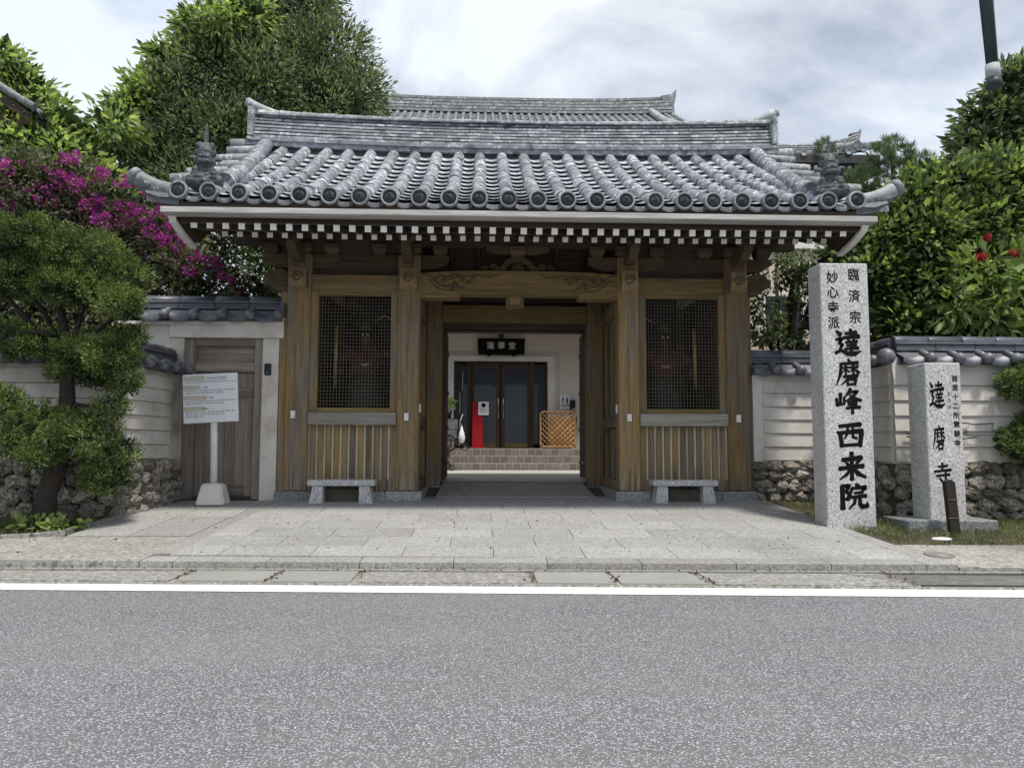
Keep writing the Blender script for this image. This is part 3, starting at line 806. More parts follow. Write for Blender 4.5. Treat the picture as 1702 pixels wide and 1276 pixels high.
for i, x in enumerate(DX):
    if 0 < i < 23:
        for k in range(NR):
            t = k / NR; p = slope_pt(x, t) + Vector((rnd.gauss(0, .004), 0, .02 + rnd.gauss(0, .003)))
            inst('round_tile', rts[(i + k) % 2], roof, M=Matrix.Translation(p) @ Matrix.Rotation(slope_ang(t + .06) + R(rnd.gauss(0, .5)), 4, 'X') @ Matrix.Rotation(R(rnd.gauss(0, .8)), 4, 'Z'))
    p = slope_pt(x, 0)
    o = inst('eave_disc', dm, roof, M=Matrix.Translation((x, YE - .07, p.z + .035)) @ Matrix.Rotation(R(rnd.uniform(-4, 4)), 4, 'Y'))
    inst('crest', dfm, roof, M=Matrix.Translation((x, YE - .064, p.z + .035)) @ Matrix.Rotation(R(rnd.uniform(-180, 180)), 4, 'Y'))
    if i < 23:
        xm = (x + DX[i + 1]) / 2; pm = slope_pt(xm, 0)
        inst('drip_tile', dr, roof, M=Matrix.Translation((xm, YE - .02, pm.z - .005)))
        if i < 22 and i > 0 or True:
            for k in range(NP):
                t = k / NP; p = slope_pt(xm, t) + Vector((0, 0, .0 + rnd.gauss(0, .0015)))
                inst('pan_tile', pt_, roof, M=Matrix.Translation(p) @ Matrix.Rotation(slope_ang(t + .04) + R(1.5), 4, 'X'))
# descending ridges near the verges, verge rolls, upturned corners, guardian ornaments
def ornament(parent, x, f):
    """roof guardian: crouching horned beast on a wave base, one fused surface"""
    bm = bmesh.new()
    def blob(c, r_, sub=2):
        ret = bmesh.ops.create_icosphere(bm, subdivisions=sub, radius=1)
        for v in ret['verts']:
            v.co = Vector((c[0] + v.co.x * r_[0], c[1] + v.co.y * r_[1], c[2] + v.co.z * r_[2]))
    blob((0, 0, .07), (.22, .17, .1)); blob((-.13, -.06, .08), (.09, .1, .09)); blob((.14, -.05, .09), (.09, .1, .1))
    blob((0, -.01, .2), (.15, .13, .13)); blob((-.1, -.1, .18), (.05, .06, .09)); blob((.1, -.1, .18), (.05, .06, .09))
    blob((0, -.05, .34), (.13, .12, .085)); blob((0, -.13, .31), (.085, .07, .03)); blob((0, -.12, .37), (.08, .06, .03))
    blob((-.14, -.02, .39), (.06, .03, .03)); blob((.14, -.02, .39), (.06, .03, .03))
    blob((-.05, -.13, .405), (.028, .03, .025)); blob((.05, -.13, .405), (.028, .03, .025)); blob((0, -.16, .375), (.025, .03, .022))
    blob((0, 0, .47), (.1, .09, .1)); blob((-.07, 0, .56), (.045, .05, .05)); blob((.07, 0, .56), (.045, .05, .05)); blob((0, .01, .55), (.06, .06, .05))
    blob((-.09, .02, .48), (.035, .05, .05)); blob((.09, .02, .48), (.035, .05, .05))
    blob((-.017, 0, .66), (.014, .014, .12)); blob((.017, 0, .66), (.014, .014, .12)); blob((.0, 0, .79), (.019, .016, .07))
    for i_ in range(9): blob(((-.12 + .03 * i_), -.13, .13 + .01 * (i_ % 2)), (.02, .03, .04), 1)
    me = bpy.data.meshes.new('o'); bm.to_mesh(me); bm.free()
    ob = bpy.data.objects.new('tmp', me); COL.objects.link(ob)
    md = ob.modifiers.new('r', 'REMESH'); md.mode = 'VOXEL'; md.voxel_size = .011
    dg = bpy.context.evaluated_depsgraph_get(); me2 = bpy.data.meshes.new_from_object(ob.evaluated_get(dg)); bpy.data.objects.remove(ob)
    for v in me2.vertices:
        nz_ = mnoise.noise(v.co * 26) * .012 + math.sin(v.co.z * 120) * .003
        v.co += Vector((v.co.x, v.co.y, 0)).normalized() * nz_ if v.co.z < .6 else Vector((0, 0, 0))
    me2.name = 'guardian_ornament'; me2.materials.clear(); me2.materials.append(MT['ornament_tile'])
    for p_ in me2.polygons: p_.use_smooth = True
    o = inst('guardian_ornament', me2, parent, M=Matrix.Translation((x, -1.93, 4.19)) @ Matrix.Rotation(R(-14 * f), 4, 'Z') @ Matrix.Scale(1.06, 4))
    w = MB()
    w.tube([(-.14, 0, .38), (-.24, -.02, .33), (-.33, -.05, .21)], [.006, .004, .003], 5)
    w.tube([(.14, 0, .38), (.2, -.02, .28), (.24, -.04, .17)], [.006, .004, .003], 5)
    w.build('whisker', 'wire_metal', o)
for f in (-1, 1):
    xa, xb = (-4.06, -4.38) if f < 0 else (3.99, 4.34)
    P0 = slope_pt(xa, .13) + Vector((0, 0, .13)); P1 = slope_pt(xb, .985) + Vector((0, 0, .10))
    nn = 9
    for k in range(nn):
        t0, t1 = .13 + (.985 - .13) * k / nn, .13 + (.985 - .13) * (k + 1) / nn + .012
        x0_, x1_ = xa + (xb - xa) * k / nn * 1.0, xa + (xb - xa) * (k + 1) / nn
        a, b = slope_pt(x0_, t0) + Vector((0, 0, .13)), slope_pt(x1_, t1) + Vector((0, 0, .13))
        MB().tube([a, a + (b - a) * .1, b], [.125, .13, .118], 14).build('ridge_roll', 'roof_tile', roof)
    # verge rolls running sideways to the gable edge
    xo = -4.93 if f < 0 else 4.9
    for k, t in enumerate((.25, .41, .57, .73, .9)):
        p = slope_pt(xo, t); p.z += .06
        m = MB(); m.tube([(xb - f * .05, p.y, p.z + .04), (xo, p.y, p.z)], [.078, .086], 14).build('verge_roll', 'hip_tile', roof)
    m = MB(); 
    m.prism([(slope_pt(xo, t).y, slope_pt(xo, t).z - .12) for t in (0, .25, .5, .75, 1)] + [(slope_pt(xo, t).y, slope_pt(xo, t).z - .02) for t in (1, .75, .5, .25, 0)], 'x', xo - f * .04, xo - f * .5)
    m.build('verge_bed', 'ridge_tile', roof)
    # upturned corner tile
    cx_ = DX[0] if f < 0 else DX[-1]
    tip = -5.06 if f < 0 else 4.99
    L_ = tip - cx_
    pts = [(cx_ + L_ * u, YE + .02, 4.11 + .02 * u + .16 * u ** 2.2) for u in (0, .2, .4, .6, .8, 1)]
    MB().tube(pts, [.085, .085, .088, .092, .1, .108], 16).build('corner_roll', 'hip_tile', roof)
    e = Vector(pts[-1]); d = (Vector(pts[-1]) - Vector(pts[-2])).normalized()
    Mx = Matrix.Translation(e + d * .02) @ d.to_track_quat('-Y', 'Z').to_matrix().to_4x4()
    inst('eave_disc', disc_mesh(.115, .08), roof, M=Mx); inst('crest', dfm, roof, M=Mx)
    m = MB()
    m.prism([(cx_ + f * .0, 3.9), (cx_ + f * .25, 3.93), (tip - f * .08, 4.1), (tip - f * .02, 4.2), (cx_ + L_ * .6, 4.1), (cx_, 4.06)], 'y', YE - .02, YE + .28); m.build('corner_pan', 'coping_tile', roof)
    MB().prism([(cx_, 4.0), (cx_ + f * .25, 4.0), (cx_ + L_ * .72, 4.06), (cx_ + L_ * .7, 4.09), (cx_, 4.04)], 'y', YE - .045, YE - .02).build('corner_lip', 'disc_rim', roof)
    # side eave run along the gable (short rolls behind corner)
    ornament(roof, -4.24 if f < 0 else 4.17, f)
    # barge board with white end
    xo2 = -4.62 if f < 0 else 4.6
    yz = [(-2.05, 3.86), (-1.6, 3.72), (-1.25, 3.66), (-1.2, 3.7), (1.6, 5.45), (3.6, 3.7), (3.88, 3.86), (3.88, 3.95), (1.6, 5.95), (-2.05, 3.95)]
    MB().prism(yz, 'x', xo2, xo2 - f * .09).build('barge_board', 'dark_wood', G)
    MB().prism([(-2.09, 3.81), (-2.02, 3.72), (-1.7, 3.62), (-1.3, 3.56), (-1.3, 3.60), (-1.68, 3.67), (-1.98, 3.75), (-2.04, 3.81)], 'x', xo2 + f * .02, xo2 - f * .07).build('barge_tip', 'white_paint', G)
    MB().prism([(-2.03, 3.81), (-1.97, 3.76), (-1.68, 3.68), (-1.3, 3.61), (-1.1, 3.95), (-2.03, 3.95)], 'x', xo2 + f * .0, xo2 - f * .05).build('barge_foot', 'dark_wood', G)
# main ridge: courses of flat tiles between two bands, cap rolls, horn ends
def rz_(x): return .085 * (abs(x) / 4.6) ** 2.2
XR0, XR1 = -4.62, 4.66
nseg = 22
for c_ in range(7):
    z0 = 6.19 + c_ * .062; dep = .25 - c_ * .012
    off = (c_ % 2) * .5
    for k in range(nseg):
        a = XR0 + (XR1 - XR0) * max(0, k - off) / nseg; b = XR0 + (XR1 - XR0) * min(nseg, k + 1 - off) / nseg
        if k == nseg - 1: b = XR1
        if b - a < .05: continue
        jit = rnd.uniform(-.006, .006)
        m = MB(); y0, y1 = 1.6 - dep + jit, 1.6 + dep
        vs = []
        for x in (a + .002, b - .002):
            zc = z0 + rz_(x) * (1 + c_ * .06)
            vs += [(x, y0, zc), (x, y1, zc), (x, y1, zc + .042), (x, y0 + .008, zc + .042)]
        m.add(vs, [(0, 1, 2, 3), (7, 6, 5, 4), (0, 3, 7, 4), (3, 2, 6, 7), (2, 1, 5, 6), (1, 0, 4, 5)]).build('ridge_course_tile', 'ridge_tile', roof)
def ridge_band(z0, z1, y0, mat, name, e0=0, e1=0):
    m = MB(); vs = []; n = 20
    for k in range(n + 1):
        x = XR0 - e0 + (XR1 - XR0 + e0 + e1) * k / n; r_ = rz_(x)
        vs += [(x, 1.6 - y0, z0 + r_), (x, 1.6 + y0, z0 + r_), (x, 1.6 + y0, z1 + r_), (x, 1.6 - y0, z1 + r_)]
    fs = [(4 * k + a, 4 * k + b, 4 * k + 4 + b, 4 * k + 4 + a) for k in range(n) for a, b in ((0, 1), (1, 2), (2, 3), (3, 0))] + [(0, 1, 2, 3), (4 * n + 3, 4 * n + 2, 4 * n + 1, 4 * n)]
    m.add(vs, fs).build(name, mat, roof)
ridge_band(6.19, 6.62, .13, 'disc_face', 'ridge_core')  # near-black filler, paints the shadow gaps between the courses
ridge_band(5.85, 6.02, .2, 'coping_tile', 'ridge_bed')
ridge_band(6.02, 6.10, .30, 'ridge_tile', 'ridge_base', .1, .1)
ridge_band(6.10, 6.16, .33, 'ridge_tile', 'ridge_base', .1, .1)
ridge_band(6.16, 6.19, .26, 'ridge_tile', 'ridge_base')
ridge_band(6.62, 6.65, .22, 'ridge_tile', 'ridge_band')
m_n = 24
for k in range(m_n):
    a, b = XR0 + (XR1 - XR0) * k / m_n, XR0 + (XR1 - XR0) * (k + 1) / m_n + .03
    zf = lambda x: 6.665 + rz_(x) * 1.45
    MB().tube([(a, 1.6, zf(a)), (a + .03, 1.6, zf(a)), (b, 1.6, zf(b))], [.088, .092, .082], 12).build('cap_roll', 'hip_tile', roof)
for f, xe in ((-1, XR0), (1, XR1)):
    pts = [(xe + f * (-.45 + .66 * u), 1.6, 6.785 + .03 * u + .20 * u ** 1.7) for u in (0, .25, .5, .75, 1)]
    MB().tube(pts, [.05, .065, .075, .08, .085], 14).build('ridge_horn', 'hip_tile', roof)
    box('ridge_end_board', 'hip_tile', roof, min(xe, xe + f * .1), max(xe, xe + f * .1), 1.28, 1.92, 6.2 + .08, 6.80, bevel=.01)
    m = MB(); m.tube([(xe - f * .1, 1.5, 6.16), (xe + f * .42, 1.5, 6.15)], [.12, .125], 14).build('ridge_foot_roll', 'hip_tile', roof)
# switch boxes on posts and interior sensors
for (x, z) in ((-3.47, 1.31), (-1.73, 1.28), (1.75, 1.28), (3.48, 1.27)):
    o = box('lamp_box', 'white_paint', G, x - .035, x + .035, -.05, -.001, z - .06, z + .06, bevel=.006)
    MB().tube([(x, -.008, z + .06), (x + .005, -.008, z + .5), (x - .005, -.006, 2.4)], .006, 5).build('cable', 'gate_wood', o)
for (x0, x1) in ((-1.545, -1.52), (1.565, 1.59)):
    box('lamp_box', 'white_paint', G, x0, x1, .12, .17, 1.36, 1.49)

# ------------------------------------------------------------------ guardian statues in the niches
def skin_figure(name, joints, edges, m, parent=None, sub=1):
    me = bpy.data.meshes.new(name); me.from_pydata([j[:3] for j in joints], edges, [])
    ob = bpy.data.objects.new('tmp', me); COL.objects.link(ob)
    md = ob.modifiers.new('s', 'SKIN')
    for i, j in enumerate(joints): me.skin_vertices[0].data[i].radius = (j[3], j[3] * (j[4] if len(j) > 4 else 1))
    me.skin_vertices[0].data[0].use_root = True
    ob.modifiers.new('b', 'SUBSURF').levels = sub
    dg = bpy.context.evaluated_depsgraph_get(); me2 = bpy.data.meshes.new_from_object(ob.evaluated_get(dg)); bpy.data.objects.remove(ob)
    me2.name = name; me2.materials.clear(); me2.materials.append(MT[m])
    for p_ in me2.polygons: p_.use_smooth = True
    return inst(name, me2, parent)
def nio(x, f, label):
    t = thing('guardian_statue', label, 'statue', (x, 1.0, 1.05), 0, 'guardian statues behind the grilles')
    J = [(0, 0, .85, .2), (0, 0, 1.08, .23), (0, 0, 1.3, .24), (0, 0, 1.46, .1), (0, -.02, 1.58, .12), (0, -.02, 1.7, .11),
         (-.28, 0, 1.36, .1), (-.5, -.1, 1.15, .085), (-.38, -.3, 1.0, .06), (-.36, -.36, .96, .055),
         (.28, 0, 1.36, .1), (.52, 0, 1.3, .085), (.5, -.1, 1.62, .06), (.48, -.12, 1.72, .06),
         (-.14, 0, .62, .15), (-.2, -.05, .35, .11), (-.2, 0, .08, .08), (-.2, -.15, .04, .06),
         (.14, 0, .62, .15), (.22, -.05, .35, .11), (.2, 0, .08, .08), (.2, -.15, .04, .06)]
    J = [(a * f, *r_) for a, *r_ in J]
    E_ = [(0, 1), (1, 2), (2, 3), (3, 4), (4, 5), (2, 6), (6, 7), (7, 8), (8, 9), (2, 10), (10, 11), (11, 12), (12, 13), (0, 14), (14, 15), (15, 16), (16, 17), (0, 18), (18, 19), (19, 20), (20, 21)]
    skin_figure('body', J, E_, 'statue_red', t)
    m = MB(); m.lathe([(.26, .95), (.3, .75), (.36, .45), (.38, .4), (.0001, .5)], (0, 0, 0), 'z', 16); m.build('skirt', 'statue_green', t)
    m = MB(); m.lathe([(.12, 1.72), (.13, 1.78), (.09, 1.86), (.03, 1.92), (.0001, 1.93)], (0, -.02, 0), 'z', 14); m.build('topknot', 'statue_green', t)
    m = MB(); m.tube([(-.45 * f, -.35, .72), (-.44 * f, -.36, 1.3), (-.43 * f, -.36, 1.75)], [.02, .035, .03], 8); m.build('club', 'statue_gold', t)
    m = MB(); m.tube([(.1 * f, .1, 1.9), (.3 * f, .1, 2.0), (.45 * f, .1, 1.9), (.5 * f, .1, 1.75)], [.01, .02, .02, .008], 6)
    m.tube([(-.3 * f, -.02, 1.2), (0, -.2, 1.12), (.3 * f, -.02, 1.2)], [.02, .03, .02], 6); m.build('scarf', 'statue_gold', t)
    for s_ in (-1, 1): MB().lathe([(.02, 0), (.012, -.015), (.0001, -.018)], (s_ * .045, -.125, 1.64), 'y', 8).build('eye', 'silver_ink', t)
    MB().box(-.5, .5, -.35, .4, -.02, .03).build('rock_base', 'bark', t)
    return t
nio(-2.52, 1, 'dim red guardian statue holding a gilt club in the left niche')
nio(2.55, -1, 'dim red guardian statue with raised arm in the right niche')

# ------------------------------------------------------------------ coping + walls
kn = MB().lathe([(.0001, -.075), (.045, -.065), (.072, -.035), (.08, 0), (.075, .03), (.06, .05), (.05, .1)], (0, 0, 0), 'y', 14).mesh('coping_knob', 'knob_tile')
def wave_tile(w):
    m = MB(); n = 8; vs = []
    for k in range(n + 1):
        u = k / n; z = -.055 * math.sin(math.pi * min(1, u * 1.15)) ** 1.0 if u < .87 else .0 + .02 * (u - .87) / .13
        for (y, dz) in ((-.0, 0), (.30, .15)): vs.append((u * w, y, z + dz))
        vs.append((u * w, .01, z - .06))
    fs = [(3 * k, 3 * k + 3, 3 * k + 4, 3 * k + 1) for k in range(n)] + [(3 * k + 2, 3 * k + 5, 3 * k + 3, 3 * k) for k in range(n)]
    return m.add(vs, fs, True).mesh('eave_tile', 'coping_tile')
WT = {}
def coping(parent, a, b, z, half=.30, h=.38, sp=.4, both=True, phase=0):
    """a, b: ends in plan; z: eave height; the outward side is to the right of a->b"""
    a, b = Vector(a), Vector(b); d = (b - a); Ln = d.length; d.normalize(); nrm = Vector((d.y, -d.x))
    M = Matrix(((d.x, -nrm.x, 0, a.x), (d.y, -nrm.y, 0, a.y), (0, 0, 1, z), (0, 0, 0, 1)))
    n = max(1, round(Ln / sp)); w = Ln / n
    key = round(w, 3)
    if key not in WT: WT[key] = wave_tile(w)
    for sd_ in ((1, -1) if both else (1,)):
        for k in range(n):
            if sd_ > 0: T = M @ Matrix.Translation((k * w, -half, .045))
            else: T = M @ Matrix.Translation(((k + 1) * w, half, .045)) @ Matrix.Rotation(math.pi, 4, 'Z')
            inst('eave_tile', WT[key], parent, M=T)
            m0 = T @ Matrix.Translation((w * (.93 + phase), 0, 0))
            inst('coping_knob', kn, parent, M=m0 @ Matrix.Translation((0, -.02, .0)))
            ro = MB(); ro.tube([m0 @ Vector((0, .0, .01)), m0 @ Vector((-.02, .3, .16))], [.05, .045], 8); ro.build('roll_tile', 'knob_tile', parent)
    mm = MB(); mm.prism([(-half + .11, -.03), (-half + .11, .0), (-.12, .14), (.12, .14), (half - .11, .0), (half - .11, -.03)], 'x', .002, Ln - .002, M); mm.build('coping_bed', 'coping_tile', parent)
    for i, (hh, z0, z1) in enumerate(((.125, .16, .205), (.105, .208, .25), (.115, .253, .285))):
        nn_ = max(1, round(Ln / .55))
        for k in range(nn_):
            box('ridge_course', 'coping_tile', parent, Ln * k / nn_ + .002, Ln * (k + 1) / nn_ - .002, -hh, hh, z0, z1, M=M, bevel=.008)
    nn_ = max(1, round(Ln / .5))
    for k in range(nn_):
        p0, p1 = M @ Vector((Ln * k / nn_, 0, .295)), M @ Vector((Ln * (k + 1) / nn_ + (.02 if k < nn_ - 1 else 0), 0, .295))
        MB().tube([p0, p0.lerp(p1, .08), p1], [.092, .096, .088], 12).build('cap_tile', 'coping_tile', parent)

stone_meshes = []
for i in range(8):
    bm = bmesh.new(); bmesh.ops.create_icosphere(bm, subdivisions=3, radius=1)
    rr = Vector((i * 3.1, i * 1.7, 0))
    for v in bm.verts:
        c0 = v.co.copy(); k = 1 + .4 * mnoise.noise(c0 * 1.1 + rr) + .2 * mnoise.noise(c0 * 2.9 + rr) + .1 * abs(mnoise.noise(c0 * 6 + rr)) - .05
        q_ = c0 * k; q_.x = math.copysign(min(abs(q_.x), .92), q_.x); q_.z = math.copysign(min(abs(q_.z), .92), q_.z); v.co = q_
    me = bpy.data.meshes.new('stone'); bm.to_mesh(me); bm.free(); me.materials.append(MT['rubble_stone'])
    stone_meshes.append(me)
def rubble(parent, a, b, ztop, zb0, zb1, proud=.03):
    a, b = Vector(a), Vector(b); d = (b - a); Ln = d.length; d.normalize(); nrm = Vector((d.y, -d.x))
    z = ztop; row = 0; zmin = min(zb0, zb1) - .06
    while z > zmin:
        h = rnd.uniform(.15, .24); u = rnd.uniform(-.1, 0)
        while u < Ln:
            w = rnd.uniform(.16, .36); uc = u + w / 2
            if 0.02 < uc < Ln - .02 and z > zb0 + (zb1 - zb0) * uc / Ln:
                w2 = min(w, 2 * (Ln - uc) + .06, 2 * uc + .06)
                p = a + d * uc + nrm * proud
                M = Matrix.Translation((p.x, p.y, z - h / 2 + rnd.uniform(-.02, .02))) @ Matrix(((d.x, -nrm.x, 0, 0), (d.y, -nrm.y, 0, 0), (0, 0, 1, 0), (0, 0, 0, 1))) \
                    @ Matrix.Diagonal((w2 * .56, rnd.uniform(.08, .13), h * .58, 1)) @ Matrix.Rotation(rnd.choice((0, math.pi / 2, math.pi, 1.5 * math.pi)) + rnd.uniform(-.25, .25), 4, 'Y')
                inst('stone', rnd.choice(stone_meshes), parent, M=M)
            u += w
        z -= h * .93
def planks(parent, a, b, z0, z1, n, m='white_plank', proud=.0, edge=(.22, .22)):
    a, b = Vector(a), Vector(b); d = (b - a); Ln = d.length; d.normalize(); nrm = Vector((d.y, -d.x))
    M = Matrix(((d.x, -nrm.x, 0, a.x), (d.y, -nrm.y, 0, a.y), (0, 0, 1, 0), (0, 0, 0, 1)))
    h = (z1 - z0) / n
    for k in range(n):   # each board leans out at its foot
        mm = MB(); o0, o1 = edge if 0 < k else edge
        za, zb = z0 + k * h + .016, z0 + (k + 1) * h
        mm.prism([(-.035 - proud, za), (-.012 - proud, zb), (.05, zb), (.05, za)], 'x', o0, Ln - o1, M)
        mm.build('plank', m, parent)
def wall(parent, a, b, zt=2.03, zs=.6, zb0=-.1, zb1=-.1, th=.28, m='white_plaster', n=6, edge=(.18, .18), top=.14):
    a2, b2 = Vector(a), Vector(b); d = (b2 - a2); Ln = d.length; d.normalize(); nrm = Vector((d.y, -d.x))
    M = Matrix(((d.x, -nrm.x, 0, a2.x), (d.y, -nrm.y, 0, a2.y), (0, 0, 1, 0), (0, 0, 0, 1)))
    box('plaster_core', m, parent, 0, Ln, .0, th, zs, zt + .05, M=M)
    box('stone_backing', 'mortar', parent, 0, Ln, .01, th, min(zb0, zb1) - .2, zs - .002, M=M)
    planks(parent, a, b, zs + .01, zt - top, n, edge=edge)
    rubble(parent, a, b, zs + .01, zb0, zb1)

RW = thing('perimeter_wall', 'white boarded wall with dark tile coping on a rubble base right of the gate', 'wall', (0, 0, 0))
wall(RW, (3.74, .05), (5.10, .05), 2.02, .6, -.08, -.1, edge=(.16, .02))
wall(RW, (5.118, .045), (5.118, -1.592), 2.02, .6, -.1, -.2, edge=(.05, .06), top=.14)
wall(RW, (5.12, -1.6), (12.0, -1.6), 2.02, .6, -.2, -.22, edge=(.0, .1))
coping(RW, (3.72, .19), (5.25, .19), 2.0, sp=.40)
coping(RW, (5.26, .3), (5.26, -1.46), 2.0, sp=.40)
coping(RW, (5.2, -1.46), (12.0, -1.46), 2.0, sp=.40)
MB().lathe([(.0001, -.11), (.07, -.1), (.115, -.05), (.12, .0), (.1, .06), (.06, .12)], (0, 0, 0), 'y', 16, M=Matrix.Translation((4.98, -1.72, 2.06)) @ Matrix.Rotation(R(-40), 4, 'Z')).build('corner_knob', 'knob_tile', RW)
LW = thing('perimeter_wall', 'stained white wall with tile coping on a rubble base behind the clipped juniper left of the gate', 'wall', (0, 0, 0))
wall(LW, (-5.418, -1.59), (-5.22, .02), 1.98, .62, -.2, -.1, m='stained_plaster', edge=(.06, .28))
wall(LW, (-12, -1.6), (-5.42, -1.6), 1.98, .62, -.23, -.2, m='stained_plaster', edge=(.1, .0))
coping(LW, (-5.55, -1.45), (-5.36, .0), 1.94, sp=.4)
coping(LW, (-12, -1.46), (-5.5, -1.46), 1.94, sp=.4)

# side gate: plaster wall with a weathered plank door under a tile coping
SG = thing('side_gate', 'white plaster side gateway with weathered grey plank door and tiled top', 'gate', (0, 0, 0))
box('pillar', 'white_plaster', SG, -3.985, -3.73, .06, .42, -.05, 2.5, bevel=.01)
box('pillar', 'stained_plaster', SG, -5.42, -5.2, .06, .42, -.05, 2.5, bevel=.01)
box('wall_panel', 'white_plaster', SG, -5.86, -5.422, .08, .42, -.05, 2.86)
box('lintel_panel', 'white_plaster', SG, -5.42, -3.66, .04, .42, 2.502, 2.84, bevel=.006)
box('lintel_moulding', 'white_plaster', SG, -6.2, -3.66, .015, .42, 2.70, 2.75)
coping(SG, (-5.86, .22), (-3.68, .22), 2.80, sp=.43, h=.4)
box('gable_end', 'coping_tile', SG, -3.70, -3.64, -.06, .5, 2.82, 3.06, bevel=.02)
# door
for x0, x1 in ((-5.2, -5.03), (-4.12, -3.985)): box('frame', 'old_wood', SG, x0, x1, .12, .3, .0, 2.5, bevel=.008)
box('frame', 'old_wood_x', SG, -5.03, -4.12, .12, .3, 2.38, 2.5, bevel=.006)
box('transom', 'old_wood_x', SG, -5.03, -4.12, .2, .23, 2.12, 2.38)
box('frame', 'old_wood_x', SG, -5.03, -4.12, .13, .3, 1.98, 2.12, bevel=.006)
dw = .91 / 6
dl = box('door_leaf', 'old_wood_x', SG, -5.03, -4.12, .235, .26, .04, 1.98)
for k in range(6):
    x = -5.03 + k * dw; box('plank', 'old_wood', dl, x + .003, x + dw - .003, .205 + rnd.uniform(-.004, .004), .235, .04 + rnd.uniform(0, .03), 1.97)
box('ledge', 'old_wood_x', dl, -5.0, -4.15, .18, .205, 1.6, 1.72)
box('ledge', 'old_wood_x', dl, -4.55, -4.25, .18, .205, .06, .22)
box('threshold', 'door_wood', SG, -5.2, -3.985, .14, .3, -.03, .03)
ic = box('intercom', 'black_metal', SG, -3.94, -3.84, .02, .06, 1.92, 2.1, bevel=.008)
MB().lathe([(.012, 0), (.008, -.008), (.0001, -.01)], (-3.89, .018, 1.96), 'y', 8).build('button', 'pale_metal', ic)

# ------------------------------------------------------------------ lettering
def text_mesh(s, size, m, bold=0.0, ext=.002):
    cu = bpy.data.curves.new('t', 'FONT'); cu.body = s; cu.size = size; cu.align_x = 'CENTER'; cu.align_y = 'CENTER'; cu.extrude = ext; cu.offset = bold
    cu.resolution_u = 4
    ob = bpy.data.objects.new('t', cu); COL.objects.link(ob)
    dg = bpy.context.evaluated_depsgraph_get(); dg.update()
    me = bpy.data.meshes.new_from_object(ob.evaluated_get(dg)); bpy.data.objects.remove(ob)
    me.materials.clear(); me.materials.append(MT[m]); me.name = 'lettering'
    return me
def letter(parent, s, size, x, y, z, m='ink', bold=0.0, sx=1.0, name='lettering'):
    me = text_mesh(s, size, m, bold)
    # centre on its own bounding box
    if len(me.vertices):
        cx = (min(v.co.x for v in me.vertices) + max(v.co.x for v in me.vertices)) / 2; cy = (min(v.co.y for v in me.vertices) + max(v.co.y for v in me.vertices)) / 2
        for v in me.vertices: v.co.x -= cx; v.co.y -= cy
    return inst(name, me, parent, M=Matrix.Translation((x, y, z)) @ Matrix.Rotation(math.pi / 2, 4, 'X') @ Matrix.Diagonal((sx, 1, 1, 1)))
BR = {
 '達': [[(42,16,8),(84,13,11)],[(62,1,10),(62,30,8)],[(34,32,9),(94,28,12)],[(50,36,6),(55,45,7)],[(76,33,8),(70,44,5)],[(42,50,7),(86,47,9)],[(46,62,7),(82,60,8)],[(38,75,7),(90,72,9)],[(63,46,8),(62,89,8)],
        [(6,4,5),(22,20,13)],[(5,38,7),(27,35,11),(17,52,8),(29,58,9),(18,78,8)],[(2,88,9),(24,80,8),(50,93,12),(76,93,13),(99,84,4)]],
 '磨': [[(52,0,7),(58,11,11)],[(20,17,8),(90,14,11)],[(24,16,10),(20,55,10),(3,97,4)],[(30,32,6),(52,30,7)],[(41,22,7),(41,57,7)],[(41,34,6),(28,50,3)],[(42,37,4),(53,46,7)],[(56,31,6),(90,29,8)],[(71,21,8),(71,57,7)],[(70,34,6),(57,50,3)],[(72,34,4),(93,52,10)],
        [(32,65,8),(88,62,10)],[(54,64,8),(42,80,7),(24,94,4)],[(46,77,7),(48,98,8)],[(46,77,7),(80,74,10),(75,97,9)],[(48,95,7),(75,94,7)]],
 '峰': [[(21,20,10),(20,64,8)],[(6,40,8),(8,68,9)],[(8,67,8),(36,60,7)],[(35,36,7),(34,64,7)],[(60,2,9),(50,20,8),(36,36,4)],[(56,16,7),(86,13,10),(66,36,8),(36,54,4)],[(56,26,5),(74,41,10),(99,50,9)],[(48,55,7),(84,52,8)],[(50,66,7),(82,64,8)],[(42,79,7),(94,76,10)],[(66,46,9),(65,101,8)]],
 '西': [[(12,12,11),(88,7,15)],[(4,34,8),(14,40,13),(20,90,13)],[(14,38,11),(92,32,16),(84,90,13)],[(18,86,10),(82,84,11)],[(42,14,8),(40,42,8),(30,60,6)],[(60,14,8),(60,56,8),(74,60,9)]],
 '来': [[(16,26,13),(86,19,15)],[(28,34,6),(38,48,13)],[(76,30,12),(62,46,6)],[(4,58,13),(92,50,14)],[(50,0,13),(50,60,12),(48,100,13)],[(46,58,10),(30,80,10),(4,98,5)],[(54,56,7),(72,78,15),(99,92,9)]],
 '院': [[(12,8,13),(12,100,14)],[(12,8,11),(36,6,13),(26,30,10),(38,44,11),(30,62,12),(18,58,6)],[(62,0,8),(68,10,14)],[(46,18,7),(42,34,10)],[(46,18,9),(96,14,13),(84,30,8)],[(56,37,8),(84,34,10)],[(42,54,9),(96,49,12)],[(58,54,9),(54,78,9),(34,100,5)],[(74,52,10),(74,82,11),(82,93,14),(99,90,13),(100,74,4)]],
 '寺': [[(26,16,8),(78,13,11)],[(50,0,12),(50,36,9)],[(2,38,9),(98,32,12)],[(12,58,8),(90,54,11)],[(66,44,10),(67,92,12),(52,86,4)],[(30,66,5),(43,82,12)]],
}
